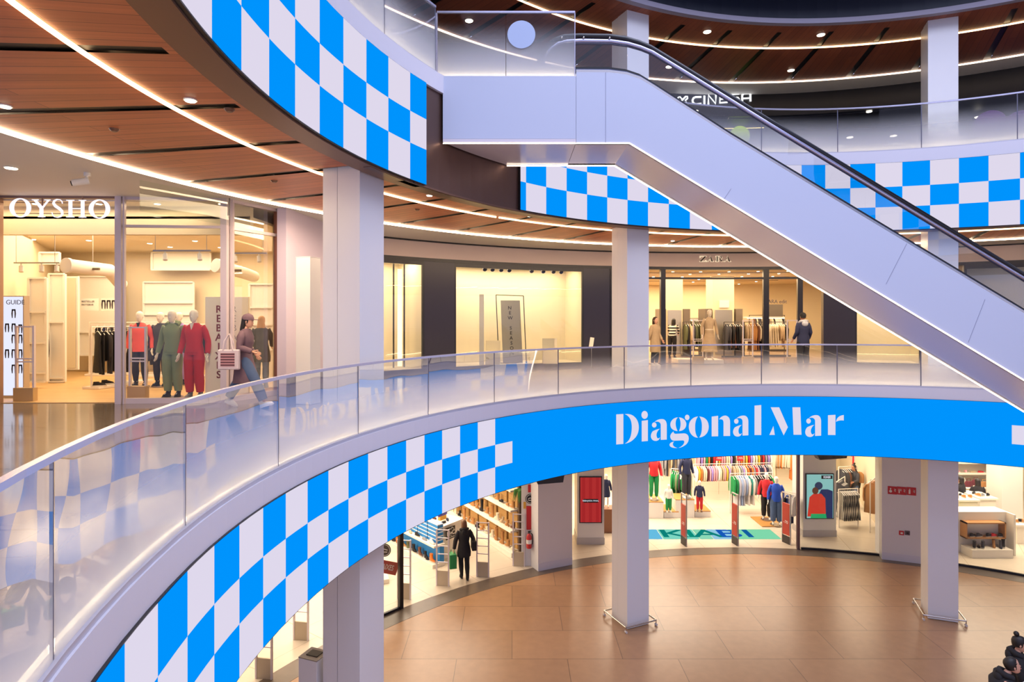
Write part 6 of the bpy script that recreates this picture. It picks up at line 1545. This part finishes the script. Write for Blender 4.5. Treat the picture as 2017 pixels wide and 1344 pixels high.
gm(1529, 1034, .04, 1.70, PI - .3, 'adult mannequin in a blue sweater and jeans on the wooden base', [('trousers', FB['denim'], .035), ('jacket', FB['blue'], .84)])
a, b = GP(1500, 1038), GP(1545, 1038); tag(MB().b2((a.x, a.y - .05, G0), (b.x, a.y + 1.0, .038), WT).build('wooden_base'), 'flat wooden base under the red and blue sweater mannequins', 'base')
q = GP(1197, 1051); t = thing('display_plinth', 'brown wooden plinth behind the middle column', 'plinth'); MB().b2((q.x - .22, q.y, G0), (q.x + .35, q.y + .5, .82), mat('brown_wood', '8a5a3c', .5)).build('block', t)
figure('mannequin', 'small child mannequin in a dark blue dress on the brown plinth', 'mannequin', (q.x - .02, q.y + .25, .825), PI, 1.12, MQP, [('coat', FB['navy'], .55)], skin=MQ, face=False, kid=True, fingers=False)
# rails
MIX = ['cream', 'white', 'red', 'yellow', 'navy', 'green', 'pink', 'orange', 'grey', 'black', 'maroon', 'lilac', 'beige']
def grack(x0, x1, y, y2, label, where, kinds, colrs, n, h=1.4, step=.11, sc=.85, seq=False):
    a, b = GP(x0, y), GP(x1, y2); rack(label, where, (a.x, a.y, G0), (b.x, b.y, G0), h, [(random.choice(kinds), colrs[i % len(colrs)] if seq else random.choice(colrs)) for i in range(n)], step, sc=sc, base=False)
grack(1438, 1522, 1012, 1009, 'long white rail of green, pale and dark clothes in the middle of the clothes shop', 'the long middle rail', ['top', 'coat', 'top'], ['green', 'green', 'lightgrey', 'paleblue', 'lightgrey', 'paleblue', 'white', 'teal', 'white', 'grey', 'black', 'black', 'maroon', 'black', 'beige', 'black'], 17, 1.5, .10, 1.0, True)
grack(1322, 1362, 999, 1005, 'rail of bright green tops behind the child mannequins', 'the rail behind the child mannequins', ['top', 'coat'], ['green', 'green', 'sage', 'green', 'charcoal'], 9, 1.5, .09, .95, True)
grack(1366, 1438, 986, 984, 'white rail of many coloured tops at the back of the clothes shop', 'the left back rail of the clothes shop', ['top'], MIX, 16, 1.45)
grack(1440, 1520, 985, 982, 'white rail of mixed tops at the back right of the clothes shop', 'the right back rail of the clothes shop', ['top'], MIX, 18, 1.45)
grack(1370, 1520, 968, 966, 'far white rail of small coloured clothes', 'the farthest rail', ['top'], MIX, 30, 1.7, .12)
grack(1300, 1342, 975, 974, 'rail of grey and beige trousers at the back left of the clothes shop', 'the grey trouser rail', ['trousers', 'top'], ['grey', 'beige', 'charcoal', 'grey'], 12, 1.9, .1, 1.0)
grack(1546, 1570, 1052, 1058, 'near rail of blue clothes at the right of the clothes shop entrance', 'the blue rail at the entrance', ['top', 'trousers'], ['blue', 'navy', 'white', 'denim', 'black'], 8, 1.45, .08, .95)
grack(1522, 1572, 985, 990, 'high rail of coats at the right of the clothes shop', 'the high coat rail', ['coat', 'top'], ['cream', 'beige', 'orange', 'olive', 'tan', 'denim'], 14, 2.2, .09, 1.1)
for x_, y_, nm in ((1416, 903, 'left'), (1458, 903, 'right')):
    q = at(x_, y_, 25.5); t = thing('price_sign', 'small red sale sign standing above the far rails, ' + nm + ' one', 'sign', (q.x, q.y, 0)); MB().b2((-.13, 0, q.z - .11), (.13, .02, q.z + .11), RED).build('card', t); text('lettering', '-70%', .11, MATS['sticker_letters'], (0, -.004, q.z), (PI / 2, 0, 0), t, depth=.002); MB().tube([(0, .01, 0), (0, .01, q.z)], .008, STEEL, 6).build('stem', t)
# behind the glass, right of the poster pier
grack(1646, 1664, 1030, 1016, 'rail of black coats just behind the poster pier', 'the rail behind the poster pier', ['coat'], ['black', 'charcoal'], 5, 1.45, .1, 1.0)
grack(1652, 1690, 1040, 1038, 'rail of striped dresses behind the glass', 'the striped dress rail', ['dress'], ['pinstriped'], 10, 1.35, .085, 1.0)
grack(1652, 1688, 1002, 1000, 'rail of dark coats beside the person with the rucksack', 'the rail beside the rucksack', ['coat', 'top'], ['black', 'charcoal', 'brown'], 8, 1.6, .1, 1.0)
grack(1714, 1732, 1050, 1030, 'rail of brown and dark clothes at the right end of the glass window', 'the rail at the glass window end', ['coat', 'trousers'], ['brown', 'olive', 'black', 'tan', 'charcoal'], 9, 1.75, .1, 1.0)
grack(1684, 1724, 975, 972, 'back wall rail of bright green, pink and yellow clothes', 'the bright back wall rail', ['coat', 'dress'], ['red', 'green', 'green', 'pink', 'yellow', 'orange', 'lilac', 'cream'], 14, 2.3, .12, 1.0, True)
p = GP(1682, 1003); figure('person', 'person in a dark jacket with a tan rucksack browsing the clothes', 'person', (p.x, p.y, G0), PI / 2 + .4, 1.70, dict(elL=(-.22, .08, 1.14), wrL=(-.2, .28, 1.1), elR=(.22, .08, 1.14), wrR=(.2, .28, 1.1)), [('trousers', FB['denim'], .012), ('jacket', FB['charcoal'], .80), ('shoes', FB['white'])], skin=SKIN2, hair=(HB, 'bun'))
rk = thing('rucksack', 'tan rucksack on the back of the person browsing the clothes', 'bag', (p.x + .19, p.y - .08, 1.05), PI / 2 + .4); MB().loft([(0, -.02, 0, .14, .08), (0, -.02, .1, .155, .095), (0, -.02, .32, .14, .085), (0, 0, .40, .07, .05)], FB['tan'], 14).build('bag_body', rk); MB().loft([(0, -.11, .04, .10, .03), (0, -.11, .18, .10, .03)], FB['beige'], 12).build('front_pocket', rk)
# pier signs
Dq = 18.75
for i, (x_, y_) in enumerate(((1757.5, 966), (1776, 967), (1795, 968))):
    X, Y, Z, A = on_ring(x_, y_, lambda q: 13.7); t = thing('safety_sign', 'red square safety sign with white symbols on the right white pier, %s of three' % ordn(i), 'sign', (X, Y, Z), math.radians(A) - PI / 2)
    MB().b2((-.12, -.02, -.12), (.12, .03, .12), RED).build('plate', t); g = MB()
    if i == 0: g.disc((-.05, -.022, -.03), .04, WHITE2, 'y', .004, 14); g.box((-.05, -.022, .045), (.03, .004, .05), WHITE2)
    elif i == 1: g.box((-.05, -.022, .04), (.09, .004, .015), WHITE2); g.box((-.05, -.022, .005), (.09, .004, .015), WHITE2); g.box((-.07, -.022, -.04), (.03, .004, .07), WHITE2)
    else: g.box((-.05, -.022, -.02), (.045, .004, .12), WHITE2); g.box((-.045, -.022, .06), (.02, .004, .03), WHITE2)
    g.build('symbol', t); MB().tube([(.05, -.022, .05), (.085, -.022, .02), (.05, -.022, 0), (.085, -.022, -.03)], .012, WHITE2, 5).build('flame_symbol', t)
for x_, nm, m_, lb5 in ((1775.5, 'alarm_button', RED, 'small red alarm button on the right white pier'), (1787, 'wall_socket', mat('socket_grey', '5a4a50', .5), 'small dark wall socket beside the alarm button')):
    X, Y, Z, A = on_ring(x_, 1050, lambda q: 13.7); t = thing(nm, lb5, 'switch', (X, Y, Z), math.radians(A) - PI / 2); MB().b2((-.065, -.03, -.065), (.065, .03, .065), m_).build('casing', t, .008); MB().b2((-.03, -.034, -.025), (.03, -.03, .025), WHITE2 if nm == 'alarm_button' else BLACK).build('front', t)
struct(MB().arc(13.69, 13.70, .0, .22, on_ring(1060, 1110, lambda a: 13.7)[3], on_ring(1127, 1110, lambda a: 13.7)[3], FAS, 2).build('baseboard_left')); struct(MB().arc(13.69, 13.70, .0, .22, on_ring(1737, 1110, lambda a: 13.7)[3], on_ring(1818, 1110, lambda a: 13.7)[3], FAS, 2).build('baseboard_right'))

# ================================================================ right-hand shoe shop window
RD = 18.9
a, b = at(1872, 1018, RD), at(2001, 1020, RD)
wc = thing('window_counter', 'white window counter with a framed niche of shoes at the right shoe shop', 'counter')
MB().b2((a.x, RD + .30, G0), (b.x, RD + .42, a.z), GW).build('back_board', wc); MB().b2((a.x, RD + .30, a.z), (b.x, RD + .85, a.z + .05), GW).build('top_board', wc); MB().b2((b.x - .06, RD, G0), (b.x, RD + .3, a.z + .05), GW).build('end_panel', wc)
c_, d_ = at(1905, 1031, RD), at(1984, 1063, RD)
for z0_, z1_, x0_, x1_ in ((c_.z - .04, c_.z, c_.x, d_.x), (d_.z, d_.z + .03, c_.x, d_.x), (d_.z, c_.z, c_.x, c_.x + .04), (d_.z, c_.z, d_.x - .04, d_.x)):
    MB().b2((x0_, RD + .04, z0_), (x1_, RD + .30, z1_), mat('niche_wood', 'b98450', .5)).build('niche_frame', wc)
nz = d_.z + .03
for i, (x_, k_, c0) in enumerate(((1916, 'sneaker', 'black'), (1929, 'sneaker', 'charcoal'), (1948, 'sneaker', 'black'), (1958, 'sneaker', 'red'), (1972, 'sneaker', 'black'))):
    q = at(x_, 0, RD + .16); shoe(k_, c0, (q.x, q.y, nz), -1.2, '%s sneaker in the wooden niche of the right window counter, %s from left' % (c0, ordn(i)), 'shoes in the niche')
e1, e2 = at(1908, 1098, RD - .05), at(1988, 1112, RD - .05); tt = thing('window_plinth', 'white step with shoes at the foot of the right window counter', 'plinth'); MB().b2((e1.x, RD - .2, G0), (e2.x, RD + .28, .26), GW).build('block', tt)
for i, (x_, k_, c0) in enumerate(((1918, 'boot', 'black'), (1930, 'flat', 'black'), (1935, 'boot', 'charcoal'), (1960, 'heel', 'tan'), (1970, 'heel', 'charcoal'), (1979, 'boot', 'black'))):
    q = at(x_, 0, RD); shoe(k_, c0, (q.x, RD + (.05 if i % 2 else -.02), .262), -.6 if i < 3 else PI / 2 + 1.0, '%s %s on the white step of the right window, %s from left' % (c0, SN[k_][0].replace('_', ' '), ordn(i)), 'shoes on the white step')
# stepped displays and back shelves
sh2 = thing('shoe_shelving', 'white back shelving stacked with pale shoe boxes in the right shoe shop', 'shelving'); a, b = at(1868, 920, 23.5), at(1975, 1010, 23.5)
for k in range(6): z = .1 + k * .42; MB().b2((a.x, 23.4, z), (b.x, 23.9, z + .04), GW).build('shelf', sh2)
MB().b2((a.x, 23.9, 0), (b.x, 23.96, 2.7), GW).build('back_board', sh2)
for k in range(1, 6):
    for i in range(7):
        c0 = random.choice(['white', 'grey', 'black', 'beige', 'brown', 'red', 'pink']); kk = random.choice(['sneaker', 'flat', 'heel'])
        shoe(kk, c0, (a.x + .15 + i * (b.x - a.x - .3) / 6, 23.62, .14 + k * .42), random.uniform(-.6, .6) - 1, '%s %s on the right shop back shelving, row %s from below, %s from left' % (c0, SN[kk][0].replace('_', ' '), ordn(k), ordn(i)), 'shoes on the right back shelving', 1.0)
for i, (x0, x1, y0, y1, D_, nm) in enumerate(((1889, 1926, 981, 1010, 20.6, 'left'), (1930, 1962, 978, 1016, 20.9, 'middle'), (2003, 2030, 1030, 1060, 19.9, 'right'))):
    a_q, b_q = at(x0, y0, D_), at(x1, y1, D_); t = thing('display_table', 'white stepped shoe table in the right shoe shop, %s one' % nm, 'table')
    MB().b2((a_q.x, D_, G0), (b_q.x, D_ + .9, a_q.z - .12), GW).build('body', t); MB().b2((a_q.x - .05, D_ - .05, a_q.z - .12), (b_q.x + .05, D_ + .95, a_q.z - .06), GW).build('table_top', t)
    for j in range(5): c0 = random.choice(['black', 'grey', 'white', 'tan']); shoe('flat' if j % 2 else 'sneaker', c0, (a_q.x + .12 + j * (b_q.x - a_q.x - .2) / 4, D_ + .25 + .3 * (j % 2), a_q.z - .06), random.uniform(-1, 1), '%s shoe on the %s stepped table of the right shop, %s from left' % (c0, nm, ordn(j)), 'shoes on stepped tables')
q = at(1915, 1006, 20.2); t = thing('bench_seat', 'lime green shop seat behind the right window counter', 'seat', (q.x, q.y, G0), .4); MB().b2((-.32, -.3, 0), (.32, .3, .44), mat('lime_vinyl', 'a3b52c', .4)).build('seat_block', t, .05); MB().b2((-.32, .2, .44), (.32, .36, .95), MATS['lime_vinyl']).build('backrest', t, .06)
for i, (x_, y_, c0) in enumerate(((1908, 951, 'maroon'), (1922, 948, 'maroon'), (1939, 952, 'tan'), (1950, 953, 'orange'), (1966, 954, 'black'))):
    q = at(x_, y_ + 8, 22.6); t = thing('handbag', '%s handbag on the bag shelf of the right shoe shop, %s from left' % (c0, ordn(i)), 'bag', (q.x, q.y, q.z), 0, 'handbags on the bag shelf'); MB().loft([(0, 0, 0, .15, .07), (0, 0, .1, .16, .08), (0, 0, .2, .12, .05)], FB[c0], 14).build('bag_body', t); MB().tube([(-.08, 0, .19), (-.06, 0, .29), (.06, 0, .29), (.08, 0, .19)], .01, FB[c0], 6).build('handle', t)
q = at(1868, 960, 22.55); r_ = at(1974, 960, 22.55); tag(MB().b2((q.x, 22.4, q.z - .035), (r_.x, 22.85, q.z + .0), GW).b2((q.x, 22.8, 0), (r_.x, 22.85, q.z), GW).build('bag_shelf'), 'white shelf carrying handbags in the right shoe shop', 'shelf')
for x_, y_, nm, rz in ((1893, 1003, 'person in black half hidden behind the right column', .5), (1926, 1004, 'person in a dark coat with black hair browsing the right shoe shop', -.3)):
    D_ = 21.7; q = at(x_, 626, D_); figure('person', nm, 'person', (q.x, D_, G0), rz, 1.72 if x_ < 1900 else 1.64, dict(elL=(-.22, .06, 1.13), wrL=(-.2, .22, 1.02), elR=(.22, .06, 1.13), wrR=(.2, .22, 1.02)), [('trousers', FB['black'], .012), ('jacket', FB['black'], .78), ('shoes', FB['black'])], skin=SKIN2, hair=(HB, 'bob'), fingers=False)
q = at(1999, 930, 21.8); struct(MB().b2((at(1973, 0, 21.5).x, 21.5, 0), (at(2015, 0, 21.5).x, 22.2, 3.95), WHITE2).build('wall_pillar'), 'plain white pillar inside the right shoe shop')
plate(1959, 1971, 917, 935, 23.3, mat('red_stripe_card', 'c4483c', .5), 'price_card', 'red striped card on the back shelving of the right shoe shop')
# ================================================================ the two people at the lower right corner
q = at(1996, 626, 10.3)
PB = dict(chest=(0, .10, 1.25), neck=(0, .17, 1.41), skull=(0, .24, 1.47), belly=(0, .04, 1.06), shL=(-.165, .13, 1.37), shR=(.165, .13, 1.37), elL=(-.22, .16, 1.10), elR=(.22, .16, 1.10), wrL=(-.09, .38, 1.18), wrR=(.09, .38, 1.18))
PA = dict(elL=(-.23, .0, 1.12), wrL=(-.12, .22, 1.1), elR=(.23, .0, 1.12), wrR=(.12, .22, 1.1))
figure('person', 'person with a dark top bun and black coat at the bottom right corner', 'person', (q.x + .33, 10.6, 0.01), PI + 1.05, 1.83, PA, [('trousers', FB['black'], .02), ('coat', FB['black'], .62, 'hood'), ('shoes', FB['black'])], skin=SKIN, hair=(HB, 'bun'), fem=False)
q = at(1972, 626, 10.1)
figure('person', 'person in black bending over a white phone at the bottom right corner', 'person', (q.x - .13, 10.1, 0.01), -PI / 2 - .25, 1.80, PB, [('trousers', FB['black'], .02), ('coat', FB['black'], .62, 'hood'), ('shoes', FB['black'])], skin=SKIN, hair=(HB, 'short'), fem=False, nod=-.35)
ph = thing('phone', 'white phone held by the bending person in black', 'phone', (q.x + .30, 10.0, 1.30), .3); MB().b2((-.035, -.02, 0), (.05, .0, .13), mat('phone_white', 'e8e6ea', .2)).build('phone_body', ph, .006)
MB().b2((-.03, -.003, .01), (.045, .003, .12), emit('phone_glow', (.8, .85, 1), .8)).build('screen', ph)
